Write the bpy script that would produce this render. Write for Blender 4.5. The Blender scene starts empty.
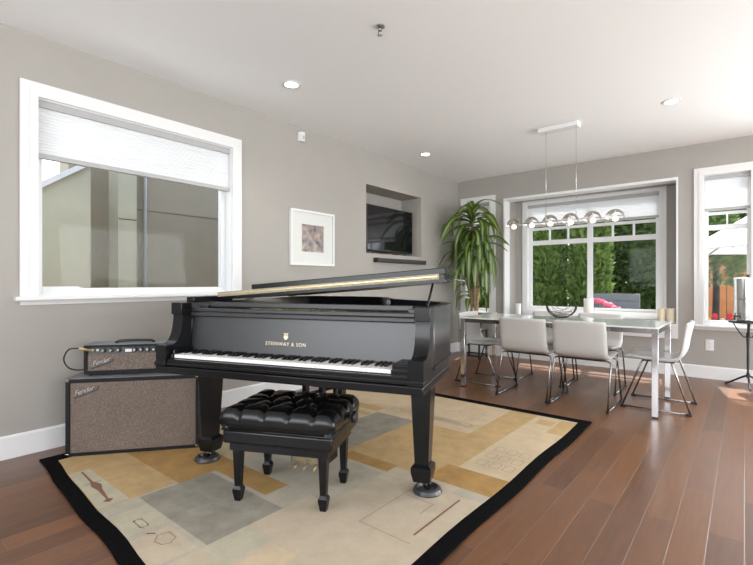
import bpy, bmesh, math, random
from mathutils import Vector, Matrix
random.seed(7)
R = math.radians
PI = math.pi
scene = bpy.context.scene
COL = scene.collection

# ------------------------------------------------------------------ materials
def nt(m):
    m.use_nodes = True
    return m.node_tree, m.node_tree.nodes, m.node_tree.links

def setin(node, key, val):
    if key in node.inputs:
        node.inputs[key].default_value = val

def mat(name, col, rough=0.5, metal=0.0, spec=0.5, noise=0.0, nscale=20.0, bump=0.0, bscale=200.0,
        emit=None, estr=0.0, coat=0.0, col2=None, sheen=0.0, trans=0.0):
    m = bpy.data.materials.new(name)
    t, n, l = nt(m)
    b = n['Principled BSDF']
    setin(b, 'Roughness', rough); setin(b, 'Metallic', metal); setin(b, 'Specular IOR Level', spec)
    setin(b, 'Coat Weight', coat); setin(b, 'Coat Roughness', 0.08); setin(b, 'Sheen Weight', sheen)
    setin(b, 'Transmission Weight', trans)
    c = (*col, 1)
    tc = n.new('ShaderNodeTexCoord')
    if noise > 0 or col2:
        nz = n.new('ShaderNodeTexNoise'); nz.inputs['Scale'].default_value = nscale
        nz.inputs['Detail'].default_value = 9; nz.inputs['Roughness'].default_value = 0.68
        l.new(tc.outputs['Object'], nz.inputs['Vector'])
        r = n.new('ShaderNodeValToRGB')
        r.color_ramp.elements[0].position = 0.3; r.color_ramp.elements[1].position = 0.7
        if col2:
            r.color_ramp.elements[0].color = c; r.color_ramp.elements[1].color = (*col2, 1)
        else:
            r.color_ramp.elements[0].color = (*[x * (1 - noise) for x in col], 1)
            r.color_ramp.elements[1].color = (*[min(1, x * (1 + noise)) for x in col], 1)
        l.new(nz.outputs['Fac'], r.inputs['Fac']); l.new(r.outputs['Color'], b.inputs['Base Color'])
    else:
        b.inputs['Base Color'].default_value = c
    if bump > 0:
        nb = n.new('ShaderNodeTexNoise'); nb.inputs['Scale'].default_value = bscale; nb.inputs['Detail'].default_value = 3
        l.new(tc.outputs['Object'], nb.inputs['Vector'])
        bp = n.new('ShaderNodeBump'); bp.inputs['Strength'].default_value = bump; bp.inputs['Distance'].default_value = 0.01
        l.new(nb.outputs['Fac'], bp.inputs['Height']); l.new(bp.outputs['Normal'], b.inputs['Normal'])
    if emit:
        setin(b, 'Emission Color', (*emit, 1)); setin(b, 'Emission Strength', estr)
    return m

def glass_mat(name, tint=(0.985, 0.99, 0.985), refl=0.10):
    m = bpy.data.materials.new(name)
    t, n, l = nt(m); n.clear()
    out = n.new('ShaderNodeOutputMaterial'); mx = n.new('ShaderNodeMixShader')
    tr = n.new('ShaderNodeBsdfTransparent'); tr.inputs['Color'].default_value = (*tint, 1)
    gl = n.new('ShaderNodeBsdfGlossy'); gl.inputs['Roughness'].default_value = 0.0
    gl.inputs['Color'].default_value = (refl, refl, refl, 1)
    fr = n.new('ShaderNodeFresnel'); ge = n.new('ShaderNodeNewGeometry'); mi = n.new('ShaderNodeMix')
    mi.inputs['A'].default_value = 1.45; mi.inputs['B'].default_value = 1 / 1.45     # same reflectance on both faces of the pane
    l.new(ge.outputs['Backfacing'], mi.inputs['Factor']); l.new(mi.outputs['Result'], fr.inputs['IOR'])
    l.new(fr.outputs['Fac'], mx.inputs['Fac']); l.new(tr.outputs[0], mx.inputs[1]); l.new(gl.outputs[0], mx.inputs[2])
    l.new(mx.outputs[0], out.inputs['Surface'])
    return m

def fabric_blind_mat():
    m = bpy.data.materials.new('pleated_blind_fabric')
    t, n, l = nt(m); b = n['Principled BSDF']
    b.inputs['Base Color'].default_value = (0.86, 0.87, 0.88, 1); b.inputs['Roughness'].default_value = 0.9
    out = n['Material Output']; tl = n.new('ShaderNodeBsdfTranslucent'); tl.inputs['Color'].default_value = (0.9, 0.91, 0.92, 1)
    mx = n.new('ShaderNodeMixShader'); mx.inputs['Fac'].default_value = 0.38
    l.new(b.outputs[0], mx.inputs[1]); l.new(tl.outputs[0], mx.inputs[2]); l.new(mx.outputs[0], out.inputs['Surface'])
    return m

def floor_mat():
    m = bpy.data.materials.new('hardwood_planks')
    t, n, l = nt(m); b = n['Principled BSDF']
    tc = n.new('ShaderNodeTexCoord'); mp = n.new('ShaderNodeMapping')
    mp.inputs['Rotation'].default_value = (0, 0, PI / 2)
    l.new(tc.outputs['Object'], mp.inputs['Vector'])
    br = n.new('ShaderNodeTexBrick'); br.offset = 0.37; br.offset_frequency = 2; br.squash = 1
    br.inputs['Scale'].default_value = 1.0; br.inputs['Brick Width'].default_value = 1.25
    br.inputs['Row Height'].default_value = 0.125; br.inputs['Mortar Size'].default_value = 0.0024
    br.inputs['Mortar Smooth'].default_value = 0.2; br.inputs['Bias'].default_value = 0
    br.inputs['Color1'].default_value = (0.0, 0.0, 0.0, 1); br.inputs['Color2'].default_value = (1, 1, 1, 1)
    br.inputs['Mortar'].default_value = (0.5, 0.5, 0.5, 1)
    l.new(mp.outputs[0], br.inputs['Vector'])
    mp2 = n.new('ShaderNodeMapping'); mp2.inputs['Scale'].default_value = (14, 1.3, 1)
    l.new(tc.outputs['Object'], mp2.inputs['Vector'])
    nz = n.new('ShaderNodeTexNoise'); nz.inputs['Scale'].default_value = 3; nz.inputs['Detail'].default_value = 6
    nz.inputs['Distortion'].default_value = 0.15
    l.new(mp2.outputs[0], nz.inputs['Vector'])
    ad = n.new('ShaderNodeMath'); ad.operation = 'MULTIPLY_ADD'
    l.new(br.outputs['Color'], ad.inputs[0]); ad.inputs[1].default_value = 0.42
    mu = n.new('ShaderNodeMath'); mu.operation = 'MULTIPLY'; mu.inputs[1].default_value = 0.62
    l.new(nz.outputs['Fac'], mu.inputs[0]); l.new(mu.outputs[0], ad.inputs[2])
    rp = n.new('ShaderNodeValToRGB')
    rp.color_ramp.elements[0].position = 0.15; rp.color_ramp.elements[0].color = (0.070, 0.024, 0.007, 1)
    rp.color_ramp.elements[1].position = 0.85; rp.color_ramp.elements[1].color = (0.195, 0.076, 0.024, 1)
    l.new(ad.outputs[0], rp.inputs['Fac'])
    mx = n.new('ShaderNodeMix'); mx.data_type = 'RGBA'
    l.new(br.outputs['Fac'], mx.inputs['Factor']); l.new(rp.outputs['Color'], mx.inputs['A'])
    mx.inputs['B'].default_value = (0.15, 0.09, 0.06, 1)  # pale seams: glint of the plank bevels painted into the colour
    l.new(mx.outputs['Result'], b.inputs['Base Color'])
    b.inputs['Roughness'].default_value = 0.33
    setin(b, 'Specular IOR Level', 1.0)
    bp = n.new('ShaderNodeBump'); bp.inputs['Strength'].default_value = 0.35; bp.inputs['Distance'].default_value = 0.004
    bp.invert = True
    l.new(br.outputs['Fac'], bp.inputs['Height'])
    bp2 = n.new('ShaderNodeBump'); bp2.inputs['Strength'].default_value = 0.012; bp2.inputs['Distance'].default_value = 0.004
    l.new(nz.outputs['Fac'], bp2.inputs['Height']); l.new(bp.outputs['Normal'], bp2.inputs['Normal'])
    l.new(bp2.outputs['Normal'], b.inputs['Normal'])
    return m

def grille_mat():
    m = bpy.data.materials.new('speckled_grille_cloth')
    t, n, l = nt(m); b = n['Principled BSDF']
    tc = n.new('ShaderNodeTexCoord')
    nz = n.new('ShaderNodeTexNoise'); nz.inputs['Scale'].default_value = 300; nz.inputs['Detail'].default_value = 2
    l.new(tc.outputs['Object'], nz.inputs['Vector'])
    rp = n.new('ShaderNodeValToRGB'); e = rp.color_ramp.elements
    e[0].position = 0.36; e[0].color = (0.085, 0.062, 0.048, 1); e[1].position = 0.80; e[1].color = (0.55, 0.49, 0.44, 1)
    k = e.new(0.56); k.color = (0.165, 0.122, 0.094, 1)
    l.new(nz.outputs['Fac'], rp.inputs['Fac'])
    n2 = n.new('ShaderNodeTexNoise'); n2.inputs['Scale'].default_value = 5
    l.new(tc.outputs['Object'], n2.inputs['Vector'])
    mx = n.new('ShaderNodeMix'); mx.data_type = 'RGBA'; mx.blend_type = 'MULTIPLY'
    r2 = n.new('ShaderNodeValToRGB'); r2.color_ramp.elements[0].color = (0.75, 0.72, 0.7, 1); r2.color_ramp.elements[1].color = (1, 1, 1, 1)
    l.new(n2.outputs['Fac'], r2.inputs['Fac'])
    mx.inputs['Factor'].default_value = 1.0
    l.new(rp.outputs['Color'], mx.inputs['A']); l.new(r2.outputs['Color'], mx.inputs['B'])
    l.new(mx.outputs['Result'], b.inputs['Base Color'])
    b.inputs['Roughness'].default_value = 0.55
    wv = n.new('ShaderNodeTexWave'); wv.inputs['Scale'].default_value = 60; wv.bands_direction = 'X'
    l.new(tc.outputs['Object'], wv.inputs['Vector'])
    bp = n.new('ShaderNodeBump'); bp.inputs['Strength'].default_value = 0.3; bp.inputs['Distance'].default_value = 0.002
    l.new(wv.outputs['Fac'], bp.inputs['Height']); l.new(bp.outputs['Normal'], b.inputs['Normal'])
    return m

def stripe_leaf_mat():
    m = bpy.data.materials.new('striped_leaf')
    t, n, l = nt(m); b = n['Principled BSDF']
    uv = n.new('ShaderNodeUVMap'); uv.uv_map = 'UVMap'
    sp = n.new('ShaderNodeSeparateXYZ'); l.new(uv.outputs[0], sp.inputs[0])
    rp = n.new('ShaderNodeValToRGB'); e = rp.color_ramp.elements
    e[0].position = 0.0; e[0].color = (0.036, 0.082, 0.022, 1); e[1].position = 1.0; e[1].color = (0.038, 0.086, 0.022, 1)
    for p, c in ((0.3, (0.055, 0.115, 0.026, 1)), (0.42, (0.30, 0.37, 0.11, 1)), (0.58, (0.30, 0.37, 0.11, 1)), (0.7, (0.055, 0.115, 0.026, 1))):
        k = e.new(p); k.color = c
    l.new(sp.outputs['X'], rp.inputs['Fac']); l.new(rp.outputs['Color'], b.inputs['Base Color'])
    b.inputs['Roughness'].default_value = 0.32
    out = n['Material Output']; tl = n.new('ShaderNodeBsdfTranslucent'); tl.inputs['Color'].default_value = (0.32, 0.44, 0.07, 1)
    mx = n.new('ShaderNodeMixShader'); mx.inputs['Fac'].default_value = 0.28
    l.new(b.outputs[0], mx.inputs[1]); l.new(tl.outputs[0], mx.inputs[2]); l.new(mx.outputs[0], out.inputs['Surface'])
    return m

def foliage_mat(name, c1, c2, trans):
    m = bpy.data.materials.new(name)
    t, n, l = nt(m); b = n['Principled BSDF']
    gi = n.new('ShaderNodeNewGeometry')
    rp = n.new('ShaderNodeValToRGB'); rp.color_ramp.elements[0].color = (*c1, 1); rp.color_ramp.elements[1].color = (*c2, 1)
    l.new(gi.outputs['Random Per Island'], rp.inputs['Fac']); l.new(rp.outputs['Color'], b.inputs['Base Color'])
    b.inputs['Roughness'].default_value = 0.6
    out = n['Material Output']; tl = n.new('ShaderNodeBsdfTranslucent'); tl.inputs['Color'].default_value = (*trans, 1)
    mx = n.new('ShaderNodeMixShader'); mx.inputs['Fac'].default_value = 0.3
    l.new(b.outputs[0], mx.inputs[1]); l.new(tl.outputs[0], mx.inputs[2]); l.new(mx.outputs[0], out.inputs['Surface'])
    return m

def art_mat():
    m = bpy.data.materials.new('floral_print')
    t, n, l = nt(m); b = n['Principled BSDF']
    tc = n.new('ShaderNodeTexCoord')
    nz = n.new('ShaderNodeTexNoise'); nz.inputs['Scale'].default_value = 16; nz.inputs['Detail'].default_value = 5
    l.new(tc.outputs['Object'], nz.inputs['Vector'])
    rp = n.new('ShaderNodeValToRGB'); e = rp.color_ramp.elements
    e[0].position = 0.25; e[0].color = (0.06, 0.05, 0.05, 1); e[1].position = 0.78; e[1].color = (0.75, 0.72, 0.68, 1)
    for p, c in ((0.38, (0.22, 0.20, 0.18, 1)), (0.46, (0.30, 0.33, 0.36, 1)), (0.52, (0.45, 0.20, 0.13, 1)), (0.58, (0.38, 0.42, 0.47, 1)), (0.65, (0.55, 0.36, 0.2, 1))):
        k = e.new(p); k.color = c
    l.new(nz.outputs['Fac'], rp.inputs['Fac']); l.new(rp.outputs['Color'], b.inputs['Base Color'])
    b.inputs['Roughness'].default_value = 0.3
    return m

M = {}
M['wall'] = mat('taupe_wall_paint', (0.350, 0.332, 0.304), 0.85, noise=0.02, nscale=3, bump=0.02, bscale=400)
M['ceiling'] = mat('white_ceiling_paint', (0.86, 0.865, 0.86), 0.9, bump=0.02, bscale=300)
M['white'] = mat('white_trim_paint', (0.72, 0.72, 0.715), 0.45)
M['vinyl'] = mat('white_vinyl', (0.73, 0.74, 0.74), 0.35)
M['floor'] = floor_mat()
M['glass'] = glass_mat('window_glass')
M['blind'] = fabric_blind_mat()
M['rail'] = mat('blind_rail_grey', (0.40, 0.40, 0.395), 0.5)
M['ebony'] = mat('satin_ebony', (0.0055, 0.0057, 0.0065), 0.24, spec=0.32, noise=0.15, nscale=60)
M['fallboard'] = mat('satin_fallboard', (0.019, 0.020, 0.022), 0.36, spec=0.7)
M['ebony_edge'] = mat('worn_bare_wood_edge', (0.44, 0.39, 0.28), 0.55, col2=(0.26, 0.22, 0.15), nscale=60)
M['ivory'] = mat('white_key_top', (0.86, 0.86, 0.84), 0.25)
M['black_key'] = mat('black_key_wood', (0.008, 0.008, 0.008), 0.25)
M['brass_dull'] = mat('dull_pedal_brass', (0.36, 0.29, 0.18), 0.5, 0.6, noise=0.4, nscale=40)
M['brass'] = mat('worn_brass', (0.72, 0.55, 0.27), 0.32, 1.0)
M['gold'] = mat('gold_lettering', (0.85, 0.76, 0.58), 0.6)
M['plate'] = mat('bronze_iron_plate', (0.38, 0.24, 0.09), 0.4, 0.6)
M['pinblock'] = mat('brown_pinblock_wood', (0.20, 0.09, 0.035), 0.5, noise=0.3, nscale=40)
M['leather'] = mat('black_leather', (0.004, 0.004, 0.0045), 0.24, spec=0.35, bump=0.05, bscale=350)
M['tolex'] = mat('black_tolex', (0.006, 0.006, 0.0065), 0.5, spec=0.25, bump=0.3, bscale=500)
M['tolex_top_sheen'] = mat('grey_tolex_sheen', (0.20, 0.21, 0.22), 0.5, bump=0.3, bscale=500)  # paler base colour paints in the grazing reflection on the tops
M['grille'] = grille_mat()
M['chrome'] = mat('chrome', (0.62, 0.62, 0.63), 0.12, 1.0)
M['polished'] = mat('polished_steel', (0.82, 0.82, 0.82), 0.16, 1.0)
M['steel'] = mat('brushed_steel', (0.66, 0.66, 0.65), 0.22, 1.0)
M['dark_steel'] = mat('dark_chrome', (0.28, 0.27, 0.26), 0.22, 1.0)
M['black_metal'] = mat('black_iron', (0.014, 0.014, 0.014), 0.45)
M['black_plastic'] = mat('black_plastic', (0.012, 0.012, 0.013), 0.35)
M['rubber'] = mat('black_rubber', (0.02, 0.02, 0.02), 0.7)
M['cup'] = mat('caster_cup_plastic', (0.035, 0.035, 0.037), 0.3)
M['screen'] = mat('tv_screen', (0.006, 0.006, 0.008), 0.06, spec=0.6)
M['soundbar'] = mat('soundbar_cloth', (0.035, 0.033, 0.032), 0.7)
M['chair'] = mat('white_chair_leather', (0.54, 0.53, 0.515), 0.42, bump=0.02, bscale=300)
M['tableglass'] = mat('frosted_white_glass_top', (0.80, 0.84, 0.83), 0.06, spec=0.7)
M['paper'] = mat('white_mat_board', (0.82, 0.82, 0.80), 0.6)
M['art'] = art_mat()
M['lens'] = mat('downlight_lens', (1, 1, 1), 0.4, emit=(1.0, 0.96, 0.9), estr=9)
M['bulb'] = mat('frosted_lit_bulb', (0.6, 0.58, 0.54), 0.3, emit=(1.0, 0.86, 0.68), estr=1.0)
M['nickel'] = mat('brushed_nickel', (0.58, 0.56, 0.53), 0.28, 1.0)
M['wax_white'] = mat('white_wax', (0.86, 0.86, 0.83), 0.5)
M['wax_cream'] = mat('cream_wax', (0.85, 0.74, 0.56), 0.5)
M['leaf'] = stripe_leaf_mat()
M['cane'] = mat('tan_cane_bark', (0.36, 0.24, 0.14), 0.8, noise=0.3, nscale=30)
M['soil'] = mat('potting_soil', (0.03, 0.02, 0.014), 0.95)
M['pot'] = mat('dark_pot', (0.02, 0.02, 0.022), 0.4)
M['cedar'] = foliage_mat('cedar_foliage', (0.045, 0.095, 0.022), (0.20, 0.28, 0.07), (0.30, 0.42, 0.08))
M['tree'] = foliage_mat('tree_foliage', (0.025, 0.055, 0.016), (0.11, 0.17, 0.045), (0.18, 0.28, 0.06))
M['bark'] = mat('dark_bark', (0.03, 0.024, 0.02), 0.9, noise=0.3)
M['stucco'] = mat('beige_green_stucco', (0.43, 0.41, 0.31), 0.95, noise=0.06, nscale=4, bump=0.3, bscale=120)
M['stucco_dark'] = mat('darker_stucco', (0.27, 0.238, 0.178), 0.95, noise=0.06, nscale=4, bump=0.3, bscale=120)  # recessed wall has a darker base colour than the other stucco
M['groove'] = mat('dark_groove', (0.11, 0.10, 0.08), 0.9)
M['pipe'] = mat('grey_downpipe', (0.36, 0.37, 0.37), 0.6)
M['patio'] = mat('patio_concrete', (0.42, 0.41, 0.39), 0.9, noise=0.1, nscale=3)
M['fence'] = mat('orange_cedar_boards', (0.42, 0.16, 0.055), 0.75, noise=0.2, nscale=8)
M['greywood'] = mat('grey_painted_boards', (0.17, 0.18, 0.19), 0.7)
M['canvas'] = mat('white_parasol_canvas', (0.78, 0.79, 0.80), 0.9)
M['pink'] = mat('pink_petals', (0.80, 0.16, 0.26), 0.6)
M['red'] = mat('red_petals', (0.62, 0.02, 0.06), 0.6)
M['yellow'] = mat('yellow_petals', (0.80, 0.62, 0.04), 0.6)
M['whitepetal'] = mat('white_petals', (0.8, 0.75, 0.8), 0.6)
M['green'] = mat('bedding_leaves', (0.05, 0.14, 0.03), 0.7)
M['tan_plug'] = mat('tan_cable_plug', (0.62, 0.45, 0.22), 0.4, 0.4)

# ------------------------------------------------------------------ mesh helpers
class MB:
    def __init__(s):
        s.bm = bmesh.new(); s.mats = []; s.smooth_faces = []
    def _mi(s, m):
        if m is None: return 0
        if m not in s.mats: s.mats.append(m)
        return s.mats.index(m)
    def face(s, vs, m=None, smooth=False):
        try:
            f = s.bm.faces.new(vs)
        except ValueError:
            return None
        f.material_index = s._mi(m); f.smooth = smooth
        return f
    def box(s, x0, x1, y0, y1, z0, z1, m=None, bevel=0.0, M4=None, seg=2):
        r = bmesh.ops.create_cube(s.bm, size=1)
        vs = r['verts']
        for v in vs:
            v.co = Vector(((x0 + x1) / 2 + v.co.x * (x1 - x0), (y0 + y1) / 2 + v.co.y * (y1 - y0), (z0 + z1) / 2 + v.co.z * (z1 - z0)))
        fs = set(f for v in vs for f in v.link_faces)
        mi = s._mi(m)
        for f in fs: f.material_index = mi
        if bevel > 0:
            es = list(set(e for v in vs for e in v.link_edges))
            b = bmesh.ops.bevel(s.bm, geom=es, offset=bevel, segments=seg, affect='EDGES', profile=0.5)
            for f in b['faces']: f.material_index = mi; f.smooth = True
            vs = list(set(v for f in b['faces'] for v in f.verts) | set(v for v in vs if v.is_valid))
        if M4 is not None:
            for v in vs:
                if v.is_valid: v.co = M4 @ v.co
        return vs
    def taper(s, cx, cy, z0, z1, w0, d0, w1, d1, m=None, ox=0, oy=0):
        # frustum: size (w0,d0) at z0, (w1,d1) at z1
        b = [s.bm.verts.new((cx + sx * w0 / 2, cy + sy * d0 / 2, z0)) for sx, sy in ((-1, -1), (1, -1), (1, 1), (-1, 1))]
        t = [s.bm.verts.new((cx + ox + sx * w1 / 2, cy + oy + sy * d1 / 2, z1)) for sx, sy in ((-1, -1), (1, -1), (1, 1), (-1, 1))]
        s.face(b[::-1], m); s.face(t, m)
        for i in range(4): s.face([b[i], b[(i + 1) % 4], t[(i + 1) % 4], t[i]], m)
    def lathe(s, prof, m=None, seg=24, c=(0, 0, 0), axis='z', smooth=True):
        rings = []
        for r, h in prof:
            ring = []
            for k in range(seg):
                a = 2 * PI * k / seg
                p = (r * math.cos(a), r * math.sin(a), h)
                if axis == 'x': p = (p[2], p[0], p[1])
                elif axis == 'y': p = (p[1], p[2], p[0])
                ring.append(s.bm.verts.new((c[0] + p[0], c[1] + p[1], c[2] + p[2])))
            rings.append(ring)
        for a, b in zip(rings, rings[1:]):
            for k in range(seg):
                s.face([a[k], a[(k + 1) % seg], b[(k + 1) % seg], b[k]], m, smooth)
        s.face(rings[0][::-1], m); s.face(rings[-1], m)
        for i in range(1, len(prof) - 1):        # crisp edges where the profile turns sharply
            a = Vector((prof[i][0] - prof[i - 1][0], prof[i][1] - prof[i - 1][1])); c_ = Vector((prof[i + 1][0] - prof[i][0], prof[i + 1][1] - prof[i][1]))
            if a.length > 1e-9 and c_.length > 1e-9 and a.angle(c_) > R(32):
                for k in range(seg):
                    e = s.bm.edges.get((rings[i][k], rings[i][(k + 1) % seg]))
                    if e: e.smooth = False
    def tube(s, pts, r, m=None, seg=8, closed=False, rs=None):
        P = [Vector(p) for p in pts]
        n = len(P); rings = []
        up = Vector((0, 0, 1)); prevn = None
        for i in range(n):
            if closed: d = (P[(i + 1) % n] - P[i - 1])
            elif i == 0: d = P[1] - P[0]
            elif i == n - 1: d = P[-1] - P[-2]
            else: d = (P[i + 1] - P[i]).normalized() + (P[i] - P[i - 1]).normalized()
            d = d.normalized() if d.length > 1e-9 else Vector((0, 0, 1))
            if prevn is None:
                a = up if abs(d.z) < 0.9 else Vector((1, 0, 0))
                nn = (a - d * a.dot(d)).normalized()
            else:
                nn = prevn - d * prevn.dot(d)
                nn = nn.normalized() if nn.length > 1e-6 else d.orthogonal().normalized()
            prevn = nn; bb = d.cross(nn)
            rr = rs[i] if rs else r
            rings.append([s.bm.verts.new(P[i] + nn * rr * math.cos(2 * PI * k / seg) + bb * rr * math.sin(2 * PI * k / seg)) for k in range(seg)])
        rng = range(n) if closed else range(n - 1)
        for i in rng:
            a, b = rings[i], rings[(i + 1) % n]
            for k in range(seg):
                s.face([a[k], a[(k + 1) % seg], b[(k + 1) % seg], b[k]], m, True)
        if not closed:
            s.face(rings[0][::-1], m); s.face(rings[-1], m)
    def prism(s, poly, w0, w1, mp, m=None, smooth=False):
        # poly: 2D list (a,b); mp(a,b,w)->xyz
        n = len(poly)
        A = [s.bm.verts.new(mp(a, b, w0)) for a, b in poly]
        B = [s.bm.verts.new(mp(a, b, w1)) for a, b in poly]
        s.face(A[::-1], m); s.face(B, m)
        for i in range(n):
            s.face([A[i], A[(i + 1) % n], B[(i + 1) % n], B[i]], m, smooth)
    def grid(s, u0, u1, v0, v1, holes, w0, w1, mp, m=None):
        holes = [(max(u0, h[0]), min(u1, h[1]), max(v0, h[2]), min(v1, h[3])) for h in holes]
        us = sorted(set([u0, u1] + [x for h in holes for x in (h[0], h[1])]))
        vs = sorted(set([v0, v1] + [x for h in holes for x in (h[2], h[3])]))
        def solid(i, j):
            if i < 0 or j < 0 or i >= len(us) - 1 or j >= len(vs) - 1: return False
            cu = (us[i] + us[i + 1]) / 2; cv = (vs[j] + vs[j + 1]) / 2
            return not any(h[0] < cu < h[1] and h[2] < cv < h[3] for h in holes)
        cache = {}
        def V(i, j, k):
            if (i, j, k) not in cache: cache[(i, j, k)] = s.bm.verts.new(mp(us[i], vs[j], (w0, w1)[k]))
            return cache[(i, j, k)]
        for i in range(len(us) - 1):
            for j in range(len(vs) - 1):
                if not solid(i, j): continue
                s.face([V(i, j, 0), V(i + 1, j, 0), V(i + 1, j + 1, 0), V(i, j + 1, 0)], m)
                s.face([V(i, j, 1), V(i, j + 1, 1), V(i + 1, j + 1, 1), V(i + 1, j, 1)], m)
                if not solid(i - 1, j): s.face([V(i, j, 0), V(i, j + 1, 0), V(i, j + 1, 1), V(i, j, 1)], m)
                if not solid(i + 1, j): s.face([V(i + 1, j, 0), V(i + 1, j, 1), V(i + 1, j + 1, 1), V(i + 1, j + 1, 0)], m)
                if not solid(i, j - 1): s.face([V(i, j, 0), V(i, j, 1), V(i + 1, j, 1), V(i + 1, j, 0)], m)
                if not solid(i, j + 1): s.face([V(i, j + 1, 0), V(i + 1, j + 1, 0), V(i + 1, j + 1, 1), V(i, j + 1, 1)], m)
    def mesh(s, name, m=None):
        bmesh.ops.recalc_face_normals(s.bm, faces=s.bm.faces[:])
        me = bpy.data.meshes.new(name); s.bm.to_mesh(me); s.bm.free()
        if s.mats:
            for k in s.mats: me.materials.append(k)
        elif m is not None: me.materials.append(m)
        return me
    def build(s, name, m=None, parent=None):
        o = bpy.data.objects.new(name, s.mesh(name, m)); COL.objects.link(o)
        if parent is not None: o.parent = parent
        return o

def inst(name, me, parent=None, loc=(0, 0, 0), rz=0):
    o = bpy.data.objects.new(name, me); COL.objects.link(o); o.parent = parent
    o.location = loc; o.rotation_euler = (0, 0, rz)
    return o

def tag(o, label=None, cat=None, group=None, kind=None):
    if label: o['label'] = label
    if cat: o['category'] = cat
    if group: o['group'] = group
    if kind: o['kind'] = kind
    return o

def empty(name, loc=(0, 0, 0), rz=0.0, label=None, cat=None, group=None, kind=None, parent=None):
    o = bpy.data.objects.new(name, None); COL.objects.link(o); o.empty_display_size = 0.1
    o.location = loc; o.rotation_euler = (0, 0, rz); o.parent = parent
    return tag(o, label, cat, group, kind)

def copy_tree(o, parent=None):
    c = o.copy(); COL.objects.link(c); c.parent = parent
    for ch in list(o.children): copy_tree(ch, c)
    return c

def struct(o): o['kind'] = 'structure'; return o

def arc(cx, cy, r, a0, a1, n):
    return [(cx + r * math.cos(R(a0 + (a1 - a0) * k / n)), cy + r * math.sin(R(a0 + (a1 - a0) * k / n))) for k in range(n + 1)]

def catmull(pts, n=8, closed=False):
    out = []; L = len(pts)
    rng = range(L) if closed else range(L - 1)
    for i in rng:
        p0 = Vector(pts[i - 1] if (i > 0 or closed) else pts[i]); p1 = Vector(pts[i]); p2 = Vector(pts[(i + 1) % L])
        p3 = Vector(pts[(i + 2) % L] if (i + 2 < L or closed) else pts[i + 1])
        for k in range(n):
            t = k / n
            out.append(0.5 * ((2 * p1) + (p2 - p0) * t + (2 * p0 - 5 * p1 + 4 * p2 - p3) * t * t + (3 * p1 - p0 - 3 * p2 + p3) * t ** 3))
    if not closed: out.append(Vector(pts[-1]))
    return out

def text_mesh(name, body, size, extrude, m, parent, Mx, shear=0.0, spacing=1.0):
    cu = bpy.data.curves.new(name, 'FONT'); cu.body = body; cu.size = size; cu.extrude = extrude
    cu.align_x = 'CENTER'; cu.align_y = 'CENTER'; cu.shear = shear; cu.space_character = spacing; cu.resolution_u = 4
    o = bpy.data.objects.new(name + '_source', cu); COL.objects.link(o)
    dg = bpy.context.evaluated_depsgraph_get(); dg.update()
    me = bpy.data.meshes.new_from_object(o.evaluated_get(dg)); me.name = name
    bpy.data.objects.remove(o); bpy.data.curves.remove(cu)
    me.transform(Mx); me.materials.clear(); me.materials.append(m)
    p = bpy.data.objects.new(name, me); COL.objects.link(p); p.parent = parent
    return p

# ------------------------------------------------------------------ room constants
XL, YB, ZC = -3.62, 6.485, 2.755
XR, YF = 3.6, -3.0
BAY_Y = 6.95

# ------------------------------------------------------------------ setting
b = MB(); b.box(XL - 0.5, XR + 0.2, YF - 0.2, YB + 0.16, -0.12, 0.0); struct(b.build('floor', M['floor']))
b = MB(); b.box(XL - 0.5, XR + 0.2, YF - 0.2, YB + 0.16, ZC, ZC + 0.15); struct(b.build('ceiling', M['ceiling']))

# left wall with window hole and media niche
WL = (0.85, 2.315, 1.03, 2.352)       # window hole y0,y1,z0,z1
NI = (4.19, 5.409, 1.488, 2.343)      # niche
b = MB(); mpx = lambda u, v, w: (w, u, v)
b.grid(YF, YB + 0.16, 0, ZC, [WL, NI], XL - 0.16, XL, mpx)
wl = struct(b.build('wall_left', M['wall']))
b = MB()
y0, y1, z0, z1 = NI; xd = XL - 0.355
b.box(xd - 0.03, xd, y0 - 0.05, y1 + 0.05, z0 - 0.05, z1 + 0.05)
b.box(xd, XL - 0.16, y0 - 0.05, y0, z0 - 0.05, z1 + 0.05); b.box(xd, XL - 0.16, y1, y1 + 0.05, z0 - 0.05, z1 + 0.05)
b.box(xd, XL - 0.16, y0, y1, z0 - 0.05, z0); b.box(xd, XL - 0.16, y0, y1, z1, z1 + 0.05)
struct(b.build('wall_niche', M['wall']))

# back wall: narrow window, bay opening, right window, patio door (added beyond the frame)
NW = (-3.475, -3.055, 0.66, 2.385)
BW = (-2.83, -0.635, 0.60, 2.39)
RW = (-0.380, 0.060, 0.625, 2.375)
PD = (0.75, 2.75, 0.02, 2.30)
b = MB(); mpy = lambda u, v, w: (u, w, v)
b.grid(XL - 0.16, XR + 0.16, 0, ZC, [NW, BW, RW, PD], YB, YB + 0.16, mpy)
wb = struct(b.build('wall_back', M['wall']))
# bay recess
b = MB()
BG = (-2.645, -0.868, 0.70, 2.335)     # hole in bay back wall
b.grid(BW[0] - 0.12, BW[1] + 0.12, BW[2] - 0.12, BW[3] + 0.12, [BG], BAY_Y, BAY_Y + 0.05, mpy)
for x0, x1 in ((BW[0] - 0.12, BW[0]), (BW[1], BW[1] + 0.12)):
    b.box(x0, x1, YB + 0.16, BAY_Y, BW[2] - 0.12, BW[3] + 0.12)
b.box(BW[0], BW[1], YB + 0.16, BAY_Y, BW[3], BW[3] + 0.12)
b.build('bay_recess', M['wall'], wb)
b = MB(); b.box(BW[0], BW[1], YB, BAY_Y, BW[2] - 0.1, BW[2] + 0.02)
b.build('bay_ledge', M['white'], wb)
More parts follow.
